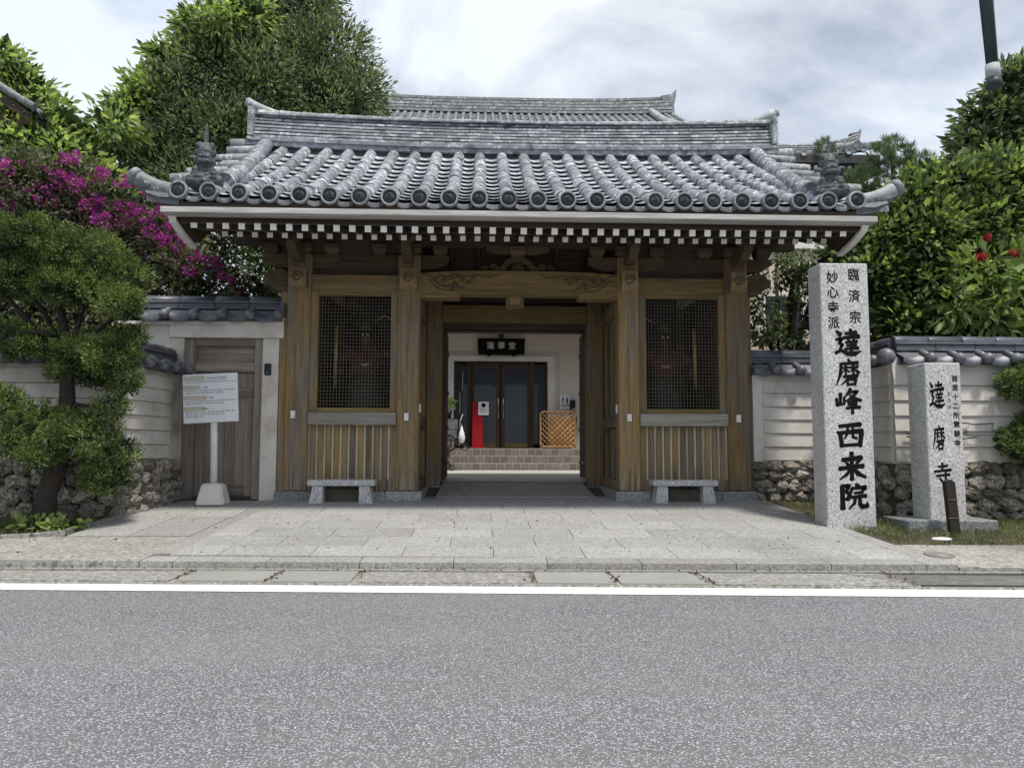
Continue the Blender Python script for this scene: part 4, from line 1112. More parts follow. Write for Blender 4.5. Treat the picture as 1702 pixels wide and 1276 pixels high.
def brush(parent, ch, x, y, z, w, h, wt=1.0, lean=.0):
    m = MB()
    for si, st in enumerate(BR[ch]):
        pts = [Vector((a, b)) for a, b, _ in st]; ws = [c_ * wt * 1.1 for _, _, c_ in st]
        P_, W_ = [], []
        for i in range(len(pts) - 1):
            for k in range(6):
                t = k / 6; P_.append(pts[i].lerp(pts[i + 1], t)); W_.append(ws[i] + (ws[i + 1] - ws[i]) * t - (abs(.5 - t) < .35) * .12 * ws[i])
        P_.append(pts[-1]); W_.append(ws[-1])
        d0 = (P_[1] - P_[0]).normalized(); d1 = (P_[-1] - P_[-2]).normalized()
        # rounded, slanted brush ends
        P_ = [P_[0] - d0 * ws[0] * .28] + P_ + [P_[-1] + d1 * ws[-1] * .28]; W_ = [W_[0] * .45] + W_ + [W_[-1] * .4]
        yy = -.0015 - si * .00025
        vs = []
        for i, p in enumerate(P_):
            d_ = (P_[min(i + 1, len(P_) - 1)] - P_[max(i - 1, 0)]).normalized(); nrm = Vector((-d_.y, d_.x))
            for s_ in (-1, 1):
                q_ = p + nrm * s_ * W_[i] * .52
                vs.append(((q_.x / 100 - .5) * w, yy, (.5 - q_.y / 100) * h + lean * (q_.x / 100 - .5) * w))
        m.add(vs, [(2 * i, 2 * i + 1, 2 * i + 3, 2 * i + 2) for i in range(len(P_) - 1)])
    me = bpy.data.meshes.new('lettering'); me.from_pydata(m.v, [], m.f); me.materials.append(MT['ink'])
    return inst('lettering', me, parent, loc=(x, y, z))

# ------------------------------------------------------------------ stone pillars
BP = thing('stone_pillar', 'tall square granite pillar with large black brushed characters on its face', 'stone pillar', (4.12, -2.35, -.19))
box('shaft', 'granite', BP, -.315, .315, 0, .38, -.1, 3.39, bevel=.012)
for ch, xc, zc, w, h, wt in (('達', .02, 2.355, .34, .34, 1.45), ('磨', .01, 1.966, .33, .34, 1.35), ('峰', .0, 1.603, .34, .32, 1.45), ('西', .01, 1.157, .36, .33, 1.25), ('来', .02, .773, .35, .34, 1.25), ('院', .022, .394, .36, .31, 1.35)):
    brush(BP, ch, xc, 0, zc, w, h, wt, .03)
for ch, z in zip('臨済宗', (3.245, 2.965, 2.685)): letter(BP, ch, .17, .128, -.0015, z, bold=.0022, sx=.92)
for ch, z in zip('妙心寺派', (3.205, 3.01, 2.81, 2.612)): letter(BP, ch, .165, -.155, -.0015, z, bold=.0022, sx=.95)
SPl = thing('stone_pillar', 'shorter granite pillar on a stepped base with smaller brushed characters, right of the tall pillar', 'stone pillar', (5.31, -2.45, -.23), R(-2))
box('shaft', 'granite', SPl, -.228, .228, 0, .44, .14, 2.13, bevel=.012)
box('base', 'plinth_stone', SPl, -.56, .56, -.1, .6, -.1, .15, bevel=.015)
for ch, xc, zc, w, h in (('達', -.085, 1.72, .2, .34), ('磨', -.085, 1.175, .17, .31), ('寺', -.055, .72, .22, .27)): brush(SPl, ch, xc, 0, zc, w, h, 1.15, .03)
for i, ch in enumerate('首里十二所霊験寺'): letter(SPl, ch, .085, .15, -.0015, 1.93 - i * .117, bold=.001)
for i, ch in enumerate('とうけ'): letter(SPl, ch, .055, .07, -.0015, 1.74 - i * .09)
o = thing('short_post', 'thin dark leaning post in front of the shorter granite pillar', 'post', (5.2, -2.72, -.24))
MB().prism([(-.055, 0), (.06, 0), (.015, .64), (-.03, .67), (-.10, .65)], 'y', -.04, .04).build('stake', 'bark_dark', o)
for z in (.2, .42): MB().box(-.09, .05, -.047, -.04, z, z + .012).build('binding', 'wire_metal', o)
for x, z, lab in ((4.72, 0, 'white flat plate lying in the grass before the tall granite pillar'), (6.12, 0, 'white flat plate lying in the grass at the right edge')):
    y = -3.25
    o = MB().lathe([(.09, 0), (.1, .012), (.085, .025), (.0001, .034)], (0, 0, 0), 'z', 16).build('white_plate', 'cap_paint')
    o.location = (x, y, S * y + .015); o.scale = (1.15, .8, 1); tag(o, lab, 'plate')
o = MB().lathe([(.15, 0), (.15, .006), (.125, .006), (.12, .002), (.03, .002), (.025, .007), (.0001, .007)], (0, 0, 0), 'z', 24).build('manhole_cover', 'manhole')
o.location = (4.27, -3.95, S * -3.95 - .001); o.rotation_euler = (math.atan(S), 0, 0); tag(o, 'small round metal cover set in the right sidewalk', 'manhole cover')

# ------------------------------------------------------------------ benches
def bench(x, label):
    b = thing('stone_bench', label, 'bench', (x, -.36, -.028), 0, 'granite benches against the gate')
    box('seat', 'plinth_stone' if 0 else 'granite', b, -.5, .5, .0, .34, .26, .35, bevel=.012)
    for s_ in (-1, 1):
        MB().prism([(s_ * .27, .26), (s_ * .42, .26), (s_ * .47, 0), (s_ * .27, 0)] if 1 else [], 'y', .03, .32).build('leg', 'granite', b)
    box('void_shade_panel', 'mortar', b, -.27, .27, .22, .27, .0, .2)  # added dark panel, its colour stands in for shade between the legs
    return b
bench(-2.66, 'grey granite bench under the left barred niche')
bench(2.54, 'grey granite bench under the right barred niche')

# ------------------------------------------------------------------ notice sign
sg = thing('notice_board', 'white text board on a white post in a concrete block before the wooden side door', 'sign', (-4.49, -.45, -.035))
MB().prism([(-.2, -.16), (.2, -.16), (.2, .16), (-.2, .16)], 'z', 0, .02)
m = MB()
for (r0, z0), (r1, z1) in (((.21, 0), (.14, .31)),):
    vs = [(-r0, -r0 * .8, z0), (r0, -r0 * .8, z0), (r0, r0 * .8, z0), (-r0, r0 * .8, z0), (-r1, -r1 * .8, z1), (r1, -r1 * .8, z1), (r1, r1 * .8, z1), (-r1, r1 * .8, z1)]
    m.add(vs, [(3, 2, 1, 0), (4, 5, 6, 7), (0, 1, 5, 4), (1, 2, 6, 5), (2, 3, 7, 6), (3, 0, 4, 7)])
bm = bmesh.new(); me = bpy.data.meshes.new('block'); me.from_pydata(m.v, [], m.f); bm.from_mesh(me); bmesh.ops.bevel(bm, geom=bm.edges[:], offset=.02, segments=2, affect='EDGES'); bm.to_mesh(me); bm.free(); me.materials.append(MT['concrete_white'])
inst('base_block', me, sg)
MB().tube([(0, 0, .3), (-.03, .0, 1.25), (-.035, 0, 1.8)], .052, 12).build('pole', 'white_paint', sg)
bd = MB(); bd.bbox(-.4, .4, -.03, .0, -.36, .36, b=.01); bd = bd.build('board', 'notice_white', sg); bd.matrix_local = Matrix.Translation((-.065, -.055, 1.56)) @ Matrix.Rotation(R(-3.2), 4, 'Y')
def bar(x0, x1, z, h, mm, dy=0): return box('print_line', mm, bd, x0, x1, -.0325 - dy, -.0305, z - h, z + h)
for (z, x1, mm) in ((.305, -.08, 'print_beige'), (.165, -.14, 'print_beige'), (.01, -.05, 'print_pink'), (-.15, -.08, 'print_beige')): bar(-.385, x1, z, .03, mm)
me = text_mesh('Daruma Temple', .042, 'print_grey', .0008); inst('lettering', me, bd, M=Matrix.Translation((.09, -.032, .3)) @ Matrix.Rotation(math.pi / 2, 4, 'X'))
for z, x1 in ((.262, .25), (.235, .37)): bar(-.36, x1, z, .004, 'print_grey')
for z in (.165, .01, -.15):
    bar(-.1 if z != .01 else -.02, -.03 if z != .01 else .05, z - .005, .01, 'print_grey')
    for r_ in range(2 if z > -.1 else 3):
        x = -.36; zz_ = z - .05 - r_ * .034
        xe = .37 if r_ == 0 else (.2 if r_ == 1 else -.1)
        while x < xe:
            w = rnd.uniform(.03, .09); bar(x, min(x + w, xe), zz_, .0065, 'print_grey'); x += w + .014

# ------------------------------------------------------------------ hall across the courtyard
H = thing('entrance_hall', 'cream plaster hall with brown glazed double doors seen through the gateway', 'building', (0, 8, 0))
FZ = .797
def hb(name, m, *b, par=H, bevel=0): return box(name, m, par, *b, bevel=bevel)
hb('wall', 'hall_plaster', -5, -1.5, 0, .2, FZ, 4.6); hb('wall', 'hall_plaster', 1.33, 5, 0, .2, FZ, 4.6); hb('wall', 'hall_plaster', -1.5, 1.33, 0, .2, 3.2, 4.6)
hb('door_surround', 'concrete_white', -1.5, -1.3, -.04, .2, FZ, 3.2); hb('door_surround', 'concrete_white', 1.15, 1.33, -.04, .2, FZ, 3.2); hb('door_surround', 'concrete_white', -1.3, 1.15, -.04, .2, 3.07, 3.2)
hb('wall_joint', 'print_grey', -1.62, -1.605, -.006, 0, FZ, 3.3); hb('wall_joint', 'print_grey', 1.43, 1.445, -.006, 0, FZ, 3.3); hb('wall_joint', 'print_grey', -1.62, 1.445, -.006, 0, 3.3, 3.315)
def pane(x0, x1): return hb('pane', 'door_glass', x0, x1, .12, .13, FZ + .12, 3.0)
def fr(x0, x1, z0=FZ, z1=3.07, y=.06): return hb('door_frame', 'door_wood', x0, x1, y, .16, z0, z1)
for x0, x1 in ((-1.3, -1.24), (-.95, -.87), (.72, .8), (1.1, 1.15)): fr(x0, x1)
for (a, b) in ((-1.24, -.95), (.8, 1.1)): pane(a, b)
fr(-.87, .72, 2.99, 3.07)
for (a, b) in ((-.87, -.09), (-.07, .72)):
    d = thing('x', '', '') if 0 else None
    leaf_ = hb('door_leaf', 'door_wood', a + .005, a + .10, .07, .12, FZ + .03, 2.985)
    hb('stile', 'door_wood', b - .10, b - .005, .07, .12, FZ + .03, 2.985, par=leaf_); hb('stile', 'door_wood', a + .1, b - .1, .07, .12, 2.88, 2.985, par=leaf_); hb('kick_plate', 'plaque_gold', a + .1, b - .1, .075, .12, FZ + .03, FZ + .13, par=leaf_)
    hb('pane', 'door_glass', a + .1, b - .1, .09, .1, FZ + .13, 2.88, par=leaf_)
    hx = b - .05 if a < -.5 else a + .06
    MB().tube([(hx, .05, 1.55), (hx, .0, 1.58), (hx, .0, 2.1), (hx, .05, 2.13)], .012, 6).build('handle', 'bronze_handle', leaf_)
hb('handle_bar', 'bronze_handle', -1.08, -1.06, .0, .03, 2.3, 2.8); hb('handle_bar', 'bronze_handle', -1.15, -1.13, .0, .03, 1.7, 2.25)
hb('canopy', 'cream_plaster', -5, 5, -1.1, 0, 3.95, 4.15)
hb('canopy_edge', 'white_paint', -5, 5, -1.14, -1.1, 3.9, 4.18)
hb('downpipe', 'black_metal', 1.72, 1.76, -.05, -.01, FZ, 1.9); hb('meter_box', 'black_metal', 1.72, 1.86, -.1, 0, 1.85, 2.05)
hb('switch_box', 'black_metal', 1.83, 1.9, -.06, 0, 1.5, 1.62)
# tiled steps
for i, (y0, z1) in enumerate(((-.9, .435), (-.62, .615), (-.34, .795))):
    z0 = (.26, .437, .617)[i]
    hb('step', 'step_joint', -5, 5, y0, .0 if i == 2 else (-.34, -.34)[0] + .0, z0, z1 - .002)
    n = 44; w = .2
    for k in range(n):
        x = -4.4 + k * w + (.1 if i % 2 else 0)
        if not (-1.9 < x < 2.2): continue
        hb('step_tile', 'step_tile', x + .006, x + w - .006, y0 - .006, y0, z0 + .006, z1 - .012)
        hb('step_tile', 'step_tile', x + .006, x + w - .006, y0 + .004, y0 + .27, z1 - .002, z1 + .003)
hb('porch_floor', 'step_tile', -5, 5, -.34 + .28, .0, .797, .802)
# roofline above
hb('upper_wall', 'hall_plaster', -5, 5, .2, 6, 4.0, 4.9)
nb = thing('name_board', 'black hanging name board with pale characters above the hall doors', 'signboard', (-.07, 7.86, 3.43))
MB().prism([(-.62, .22), (-.6, -.2), (-.4, -.19), (-.33, -.26), (-.25, -.2), (.25, -.2), (.33, -.26), (.4, -.19), (.6, -.2), (.62, .22)], 'y', 0, .06).build('board', 'ink', nb)
box('hanger', 'black_metal', nb, -.06, .06, 0, .06, .22, .4)
for i, ch in enumerate('蓮華堂'): letter(nb, ch, .2, -.28 + i * .28, -.006, .03, 'silver_ink', .003)
# wooden lattice screen
sc_ = thing('lattice_screen', 'orange-brown wooden lattice screen standing beside the hall doors', 'screen', (1.38, 7.3 + .42, FZ))
w, h = .46, .96
for b in ((-w, w, -.02, .02, .92, .96), (-w, w, -.02, .02, .03, .07), (-w, -w + .04, -.02, .02, 0, .96), (w - .04, w, -.02, .02, 0, .96)): box('frame', 'screen_wood', sc_, *b)
box('backing', 'screen_wood', sc_, -.2, .42, .012, .02, .07, .8)
for sg_ in (1, -1):
    for k in range(-9, 20):
        c0 = -w + k * .13
        pts = []
        for t in np.linspace(0, .92, 60):
            x = c0 + sg_ * t if sg_ > 0 else c0 + .0 - t + .0
            if -w + .03 <= x <= w - .03: pts.append((x, t + .05))
        if len(pts) > 3:
            a, b = pts[0], pts[-1]; y = -.004 if sg_ > 0 else .004
            MB().tube([(a[0], y, a[1]), (b[0], y, b[1])], .0125, 4).build('slat', 'screen_wood', sc_)
# red stand with notice
rs = thing('red_stand', 'tall red stand with a white notice in front of the hall doors', 'stand', (-.66, 7.82, FZ))
MB().prism([(-.15, 0), (.13, 0), (.11, 1.18), (-.14, 1.18)], 'y', -.07, .07).build('body', 'red_paint', rs)
MB().prism([(-.19, 0), (.19, 0), (.19, .05), (-.19, .05)], 'y', -.1, .1).build('foot', 'red_paint', rs)
nt_ = box('notice', 'notice_white', rs, .0, .27, -.09, -.075, .85, 1.19)
MB().lathe([(.055, 0), (.055, -.004), (.043, -.004), (.043, 0)], (.135, -.092, 1.10), 'y', 16).build('ring', 'ink', nt_)
MB().box(.125, .145, -.096, -.092, 1.05, 1.15).build('figure', 'ink', nt_)
for z in (1.0, .96, .92): MB().box(.04, .23, -.094, -.0905, z, z + .014).build('print_line', 'print_grey', nt_)
# toilet notices on the wall
tn = thing('wall_notice', 'white wall notice with man and woman pictograms above the lattice screen', 'notice', (1.6, 7.985, 2.0))
box('sheet', 'notice_white', tn, -.14, .14, -.006, .0, -.19, .19)
for x in (-.055, .055):
    MB().lathe([(.02, 0), (.02, -.003), (.0001, -.003)], (x, -.007, .13), 'y', 10).build('pictogram', 'print_blue', tn)
    MB().prism([(x - .028, .1), (x + .028, .1), (x + (.03 if x > 0 else .015), .03), (x + .012, -.03), (x - .012, -.03), (x - (.03 if x > 0 else .015), .03)], 'y', -.01, -.0065).build('pictogram', 'print_blue', tn)
letter(tn, 'お手洗', .07, 0, -.009, -.08, 'print_blue', .001); box('print_line', 'print_grey', tn, -.06, .06, -.009, -.0065, -.15, -.14)
tn = thing('wall_notice', 'small white text notice fixed just below the pictogram notice', 'notice', (1.55, 7.985, 1.70))
box('sheet', 'notice_white', tn, -.19, .19, -.006, 0, -.09, .09)
for z in (.05, .015, -.02, -.055): box('print_line', 'print_blue', tn, -.12, .13 if z > -.05 else .05, -.009, -.0065, z - .006, z + .006)
# folded pushchair / wheelchair at left of the steps
wc = thing('wheelchair', 'dark folded wheelchair with grey back cloth beside the hall steps', 'wheelchair', (-1.17, 6.75, .26))
z0 = .55
box('back_cloth', 'grey_cloth', wc, -.4, .02, .0, .04, 1.0, 1.24); box('back_cloth', 'grey_cloth', wc, -.38, .0, .0, .03, .78, .98)
MB().tube([(.06, 0, .6), (.08, 0, 1.2), (.14, -.02, 1.36)], .014, 6).build('push_handle', 'pale_metal', wc)
MB().tube([(-.4, 0, .5), (.1, 0, .52), (.08, 0, 1.1)], .014, 6).build('frame', 'black_metal', wc)
MB().tube([(-.3, -.1, .9), (.05, -.1, .6), (.2, -.1, .62)], .014, 6).build('frame', 'black_metal', wc)
def wheel(x, y, z, r_, nm='wheel'):
    m = MB(); m.tube([(x + r_ * math.cos(a), y, z + r_ * math.sin(a)) for a in np.linspace(0, 2 * math.pi, 22)], r_ * .13, 6, False)
    o = m.build(nm, 'tyre', wc); c = MB()
    for k in range(5):
        a = k * math.pi * .4; c.tube([(x, y, z), (x + r_ * .9 * math.cos(a), y, z + r_ * .9 * math.sin(a))], r_ * .05, 4)
    c.lathe([(r_ * .3, -.02), (r_ * .3, .02)], (x, y, z), 'y', 12); c.build('hub', 'grey_cloth', o)
wheel(-.22, -.06, .66, .2); wheel(.2, -.06, .57, .085)
MB().tube([(-.4, -.3, .45), (-.2, -.32, .25), (-.12, -.32, .09)], .016, 6).build('foot_rest', 'black_metal', wc)
wheel(-.1, -.32, .07, .06)
o = thing('white_bag', 'white plastic bag hanging from the wheelchair frame', 'bag', (-1.05, 6.68, .93))
MB().lathe([(.02, -.02), (.07, .03), (.085, .12), (.06, .25), (.03, .33), (.012, .4)], (0, 0, 0), 'z', 12).build('bag_body', 'bag_white', o)
MB().tube([(-.02, 0, .36), (0, 0, .46), (.02, 0, .36)], .006, 5).build('bag_handle', 'bag_white', o)

# ------------------------------------------------------------------ big halls behind
def tiled_roof(name, label, x0, x1, ye, yr, ze, zr, sp, end_up=.25, rows=16, eave=True, ridge_h=.5, wallz=None):
    t = thing(name, label, 'building', ((x0 + x1) / 2, yr, 0))
    ox, oy = (x0 + x1) / 2, yr
    def P_(x, u): return (x - ox, ye + (yr - ye) * u - oy, ze + (zr - ze) * (.82 * u + .18 * u * u) + end_up * (abs(x - ox) / (x1 - ox)) ** 3)
    m = MB(); xs = np.linspace(x0, x1, 13); vs = [P_(x, u) for u in np.linspace(0, 1, 9) for x in xs]
    m.add(vs, [(13 * i + k, 13 * i + k + 1, 13 * i + 14 + k, 13 * i + 13 + k) for i in range(8) for k in range(12)])
    vs = [(a, 2 * (yr - oy) - b, c_) for a, b, c_ in vs]; m.add(vs, [(13 * i + k, 13 * i + k + 1, 13 * i + 14 + k, 13 * i + 13 + k) for i in range(8) for k in range(12)])
    rf = m.build('roof', 'far_tile', t)
    m = MB(); n = int((x1 - x0) / sp)
    for k in range(n + 1):
        x = x0 + (x1 - x0) * k / n
        pts = []; rr = []
        for r_ in range(rows):
            for (uu, ra) in ((r_ / rows, .31 * sp), ((r_ + .93) / rows, .26 * sp)):
                p = P_(x, uu); pts.append((p[0], p[1], p[2] + .03)); rr.append(ra)
        m.tube(pts, rr, 6)
    tag(m.build('tile_rolls', 'far_tile', rf), kind='stuff')
    m = MB()
    for r_ in range(rows):      # pan courses
        for k in range(12):
            a, b = P_(xs[k], r_ / rows), P_(xs[k + 1], r_ / rows); c_, d_ = P_(xs[k + 1], (r_ + 1) / rows), P_(xs[k], (r_ + 1) / rows)
            m.add([(a[0], a[1], a[2] + .06), (b[0], b[1], b[2] + .06), (c_[0], c_[1], c_[2] + .01), (d_[0], d_[1], d_[2] + .01), (a[0], a[1], a[2]), (b[0], b[1], b[2])], [(0, 1, 2, 3), (4, 5, 1, 0)])
    tag(m.build('pan_courses', 'far_tile', rf), kind='stuff')
    for c_ in range(5):
        m = MB(); vs = []; z0 = c_ * ridge_h / 5
        for x in xs:
            p = P_(x, 1); d_ = .2 - c_ * .012
            up = p[2] + z0 * (1 + .12 * (abs(x - ox) / (x1 - ox)) ** 3)
            vs += [(p[0], -d_, up), (p[0], d_, up), (p[0], d_, up + ridge_h / 5 - .015), (p[0], -d_ + .02, up + ridge_h / 5 - .015)]
        m.add(vs, [(4 * k + a, 4 * k + b, 4 * k + 4 + b, 4 * k + 4 + a) for k in range(12) for a, b in ((0, 1), (1, 2), (2, 3), (3, 0))] + [(0, 1, 2, 3), (51, 50, 49, 48)])
        m.build('ridge_course', 'far_tile', rf)
    for f, xe in ((-1, x0), (1, x1)):
        p = P_(xe, 1)
        k = ridge_h / .6; MB().prism([(p[0] - f * .4 * k, p[2] + ridge_h * 1.08), (p[0], p[2] + ridge_h * 1.2), (p[0] + f * .16 * k, p[2] + ridge_h * 1.5), (p[0] + f * .14 * k, p[2] + ridge_h), (p[0] + f * .07 * k, p[2] + ridge_h * .5), (p[0] + f * .1 * k, p[2] - .1 * k), (p[0] - f * .1 * k, p[2] - .1 * k)], 'y', -.15 * k, .15 * k).build('ridge_end_tile', 'far_tile', rf)
        # barge roll near the verge
        MB().tube([(P_(xe - f * .8, u)[0], P_(xe - f * .8, u)[1], P_(xe - f * .8, u)[2] + .16) for u in (0, .3, .6, .98)], sp * .5, 8).build('descending_ridge', 'hip_tile', rf)
    return t, P_
t, P_ = tiled_roof('main_hall', 'large temple hall roof of pale grey tiles rising behind the gate', -6.2, 6.55, 10.5, 16.0, 10.3, 13.3, .27, .12, 18, ridge_h=.62)
m = MB(); m.box(-5.4, 5.4, -4.2, 4.2, .2, 10.6); m.build('wall', 'far_wall', t)
box('eave_board', 'dark_wood', t, -6.2, 6.2, -5.45, -5.2, 10.05, 10.3)
t2, P2 = tiled_roof('side_hall', 'smaller tiled roof with upturned ridge ends behind the gate to the right', 6.0, 11.1, 9.3, 10.9, 9.3, 9.85, .3, .36, 5, ridge_h=.36)
box('wall', 'far_wall', t2, -2.2, 2.2, -.9, .9, .2, 9.3); box('eave_board', 'far_wall', t2, -2.5, 2.4, -1.62, -1.4, 9.05, 9.3)
for k in range(9): box('rafter_end', 'cap_paint_dim', t2, -2.0 + k * .5, -1.92 + k * .5, -1.52, -1.45, 8.92, 9.0)
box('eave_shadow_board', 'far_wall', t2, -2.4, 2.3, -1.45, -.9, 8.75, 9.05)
dm2 = disc_mesh(.1, .06)
for k in range(12):
    x = -2.5 + k * .44
    p = P2(x + 8.55, 0); inst('eave_disc', dm2, t2, loc=(p[0], p[1] - .05, p[2] + .02))
t3, P3 = tiled_roof('left_hall', 'dark tiled roof corner poking out among the trees at the left edge', -13.3, -9.0, 2.2, 4.5, 6.95, 8.6, .27, .1, 6, ridge_h=.3)
t3.location = (-11.2, 4.3, 0)
t3.rotation_euler = (0, 0, math.pi / 2)
box('wall', 'far_wall', t3, -1.5, 1.8, -1.4, 1.4, .2, 7.2); box('eave_board', 'dark_wood', t3, -2.1, 2.1, -2.25, -1.2, 6.78, 6.95)
MB().prism([(-2.25, 6.78), (0, 8.35), (2.25, 6.78), (2.25, 6.97), (0, 8.62), (-2.25, 6.97)], 'x', -2.14, -2.05).build('barge_board', 'dark_wood', t3)
MB().prism([(-1.9, 6.85), (0, 8.3), (1.9, 6.85)], 'x', -1.7, -1.6).build('gable_panel', 'far_wall', t3)
cb = thing('cream_building', 'cream plastered building behind the shrubs right of the gate', 'building', (6.0, 4.5, 0))
box('wall', 'cream_plaster', cb, -2.0, 5.5, 0, 5, .2, 5.2); box('parapet', 'white_paint', cb, -2.1, 5.6, -.1, 5.1, 5.2, 5.4)
box('window_frame', 'white_paint', cb, -.4, .5, -.03, .02, 3.1, 4.2); box('pane', 'door_glass', cb, -.34, .44, -.045, -.03, 3.16, 4.14)

# ------------------------------------------------------------------ street lamp outside right
sl = thing('street_lamp', 'dark green hanging arm of a street lamp with pale collar at the top right', 'street lamp', (6.27, -5.2, -.53))
MB().tube([(0, 0, 0), (0, 0, 7.2)], [.1, .07], 12).build('pole', 'lamp_green', sl)
MB().tube([(0, 0, 7.1), (-1.2, -.3, 7.35), (-2.42, -.6, 7.1)], [.06, .05, .05], 10).build('arm', 'lamp_green', sl)
MB().tube([(-2.42, -.6, 7.1), (-2.50, -.6, 5.6), (-2.46, -.6, 4.62)], [.085, .072, .058], 4).build('drop_rod', 'lamp_green', sl)
MB().tube([(-2.46, -.6, 4.62), (-2.455, -.6, 4.5)], [.056, .06], 12).build('collar', 'pale_metal', sl)
MB().tube([(-2.455, -.6, 4.5), (-2.45, -.6, 4.42)], [.058, .064], 12).build('lamp_head', 'lamp_green', sl)

# ------------------------------------------------------------------ vegetation
def leaves_mesh(name, P, D, size, asp, m, fold=.25):
    """P: leaf base points, D: leaf directions (unit), one folded quad per leaf"""
    n = len(P); up = nrs.normal(size=(n, 3)); up[:, 2] += .9
    side = np.cross(D, up); side /= np.linalg.norm(side, axis=1)[:, None] + 1e-9
    nrm = np.cross(side, D)
    s = (size * nrs.uniform(.65, 1.3, n))[:, None]
    V = np.empty((n, 4, 3))
    V[:, 0] = P; V[:, 2] = P + D * s
    mid = P + D * s * .48 - nrm * s * fold * asp
    V[:, 1] = mid + side * s * asp * .5 + nrm * s * fold * asp; V[:, 3] = mid - side * s * asp * .5 + nrm * s * fold * asp
    me = bpy.data.meshes.new(name); me.vertices.add(4 * n); me.vertices.foreach_set('co', V.ravel())
    me.loops.add(4 * n); me.loops.foreach_set('vertex_index', np.arange(4 * n, dtype=np.int32))
    me.polygons.add(n); me.polygons.foreach_set('loop_start', np.arange(0, 4 * n, 4, dtype=np.int32)); me.polygons.foreach_set('loop_total', np.full(n, 4, dtype=np.int32))
    me.update(); me.validate(); me.materials.append(MT[m])
    return me
def unit(a): return a / (np.linalg.norm(a, axis=1)[:, None] + 1e-9)
def crown(parent, clumps, ntuft, nleaf, tr, size, asp, m, droop=0.0, outw=1.0, kind='stuff', name='foliage', upb=0.0, hang=.6, fill=.25):
    """clumps: (cx,cy,cz,rx,ry,rz). Tufts sit on the clump surfaces, leaves radiate from tufts"""
    Ps, Ds = [], []
    vol = np.array([c[3] * c[5] + c[3] * c[4] for c in clumps]); cnt = np.maximum(4, (ntuft * vol / vol.sum()).astype(int))
    for c, k in zip(clumps, cnt):
        u = unit(nrs.normal(size=(k, 3)))
        rad = np.where(nrs.rand(k) < fill, nrs.uniform(.35, .85, k), nrs.uniform(.82, 1.1, k))
        ctr = np.array(c[:3]) + u * np.array(c[3:6]) * rad[:, None]
        n = nleaf
        tv = unit(nrs.normal(size=(k, n, 3)).reshape(-1, 3)).reshape(k, n, 3)
        base = ctr[:, None, :] + tv * (tr * nrs.uniform(.1, 1, (k, n, 1)) ** .6)
        d = tv * .9 + u[:, None, :] * outw + nrs.normal(size=(k, n, 3)) * .35
        d[..., 2] += upb - droop * nrs.rand(k, n)
        Ps.append(base.reshape(-1, 3)); Ds.append(unit(d.reshape(-1, 3)))
    me = leaves_mesh(name, np.concatenate(Ps), np.concatenate(Ds), size, asp, m)
    o = inst(name, me, parent)
    o['kind'] = kind
    return o
def trunk(parent, pts, rs, limbs=(), m='bark', name='trunk'):
    mb = MB(); mb.tube(pts, rs, 10)
    for lp, lr in limbs: mb.tube(lp, lr, 7)
    o = mb.build(name, m, parent)
    for v in o.data.vertices: v.co += Vector((mnoise.noise(v.co * 6), mnoise.noise(v.co * 6 + Vector((9, 0, 0))), 0)) * .03
    return o
def limbs_to(base, targets, r0=.05, r1=.015):
    out = []
    for t_ in targets:
        b = Vector(base); e = Vector(t_); mid = b.lerp(e, .5) + Vector((rnd.uniform(-.15, .15), rnd.uniform(-.1, .1), rnd.uniform(-.05, .2)))
        out.append(([b, mid, e], [r0, (r0 + r1) / 2, r1]))
    return out

# clipped juniper in front of left wall
J = thing('clipped_juniper', 'cloud-pruned juniper with dense dark green pads in front of the left wall', 'tree', (-5.85, -2.45, -.2))
jc = [(-6.7, 3.3, .75, .4), (-6.05, 3.35, .55, .38), (-5.55, 3.25, .55, .4), (-5.15, 2.95, .42, .38), (-6.2, 2.85, .7, .35), (-5.5, 2.75, .6, .38), (-4.95, 2.55, .3, .25), (-4.9, 2.2, .22, .22),
      (-6.5, 2.15, .6, .38), (-5.95, 2.1, .4, .3), (-5.35, 2.0, .5, .33), (-5.05, 1.95, .35, .3), (-5.6, 1.75, .4, .25), (-5.1, 1.62, .3, .22),
      (-6.5, 1.35, .5, .35), (-5.9, 1.15, .55, .35), (-6.25, .85, .5, .28), (-5.75, .7, .3, .22), (-5.05, 1.3, .22, .2), (-5.25, 1.0, .38, .42), (-5.15, .72, .36, .42), (-5.2, .42, .3, .3), (-5.0, 2.6, .3, .35), (-5.0, 1.85, .33, .35), (-5.5, 1.0, .3, .25), (-6.8, .6, .3, .2)]
jc = [(x + 5.85, nrs.uniform(-.25, .3), z + .2, r_ * .92, min(.42, r_ * .85), rz2 * .56) for x, z, r_, rz2 in jc]
crown(J, jc, 2200, 52, .07, .036, .36, 'leaf_juniper', upb=.45, outw=.9)
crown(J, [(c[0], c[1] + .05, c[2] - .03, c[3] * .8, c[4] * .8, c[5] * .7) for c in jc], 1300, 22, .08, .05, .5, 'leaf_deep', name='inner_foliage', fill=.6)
trunk(J, [(.0, .05, -.1), (.02, .05, .4), (.12, .1, .8), (.2, .1, 1.5), (.15, .1, 2.2), (.0, .1, 3.0)], [.17, .13, .11, .09, .075, .04],
      limbs_to((.15, .1, 1.3), [(-.6, .1, 1.6), (.6, .1, 1.5), (.8, .1, 1.1)]) + limbs_to((.15, .1, 2.0), [(-.7, .1, 2.5), (.7, .1, 2.3), (.4, .1, 2.9), (-.4, 0, 3.0), (-.3, -.1, 2.4), (.5, -.1, 2.0), (.8, 0, 2.6), (-.9, 0, 3.2)]) + limbs_to((.1, .1, .7), [(-.5, 0, 1.0), (.6, 0, .9), (.3, -.1, 1.2), (-.3, -.1, 1.4)], .03, .01), 'bark_dark')
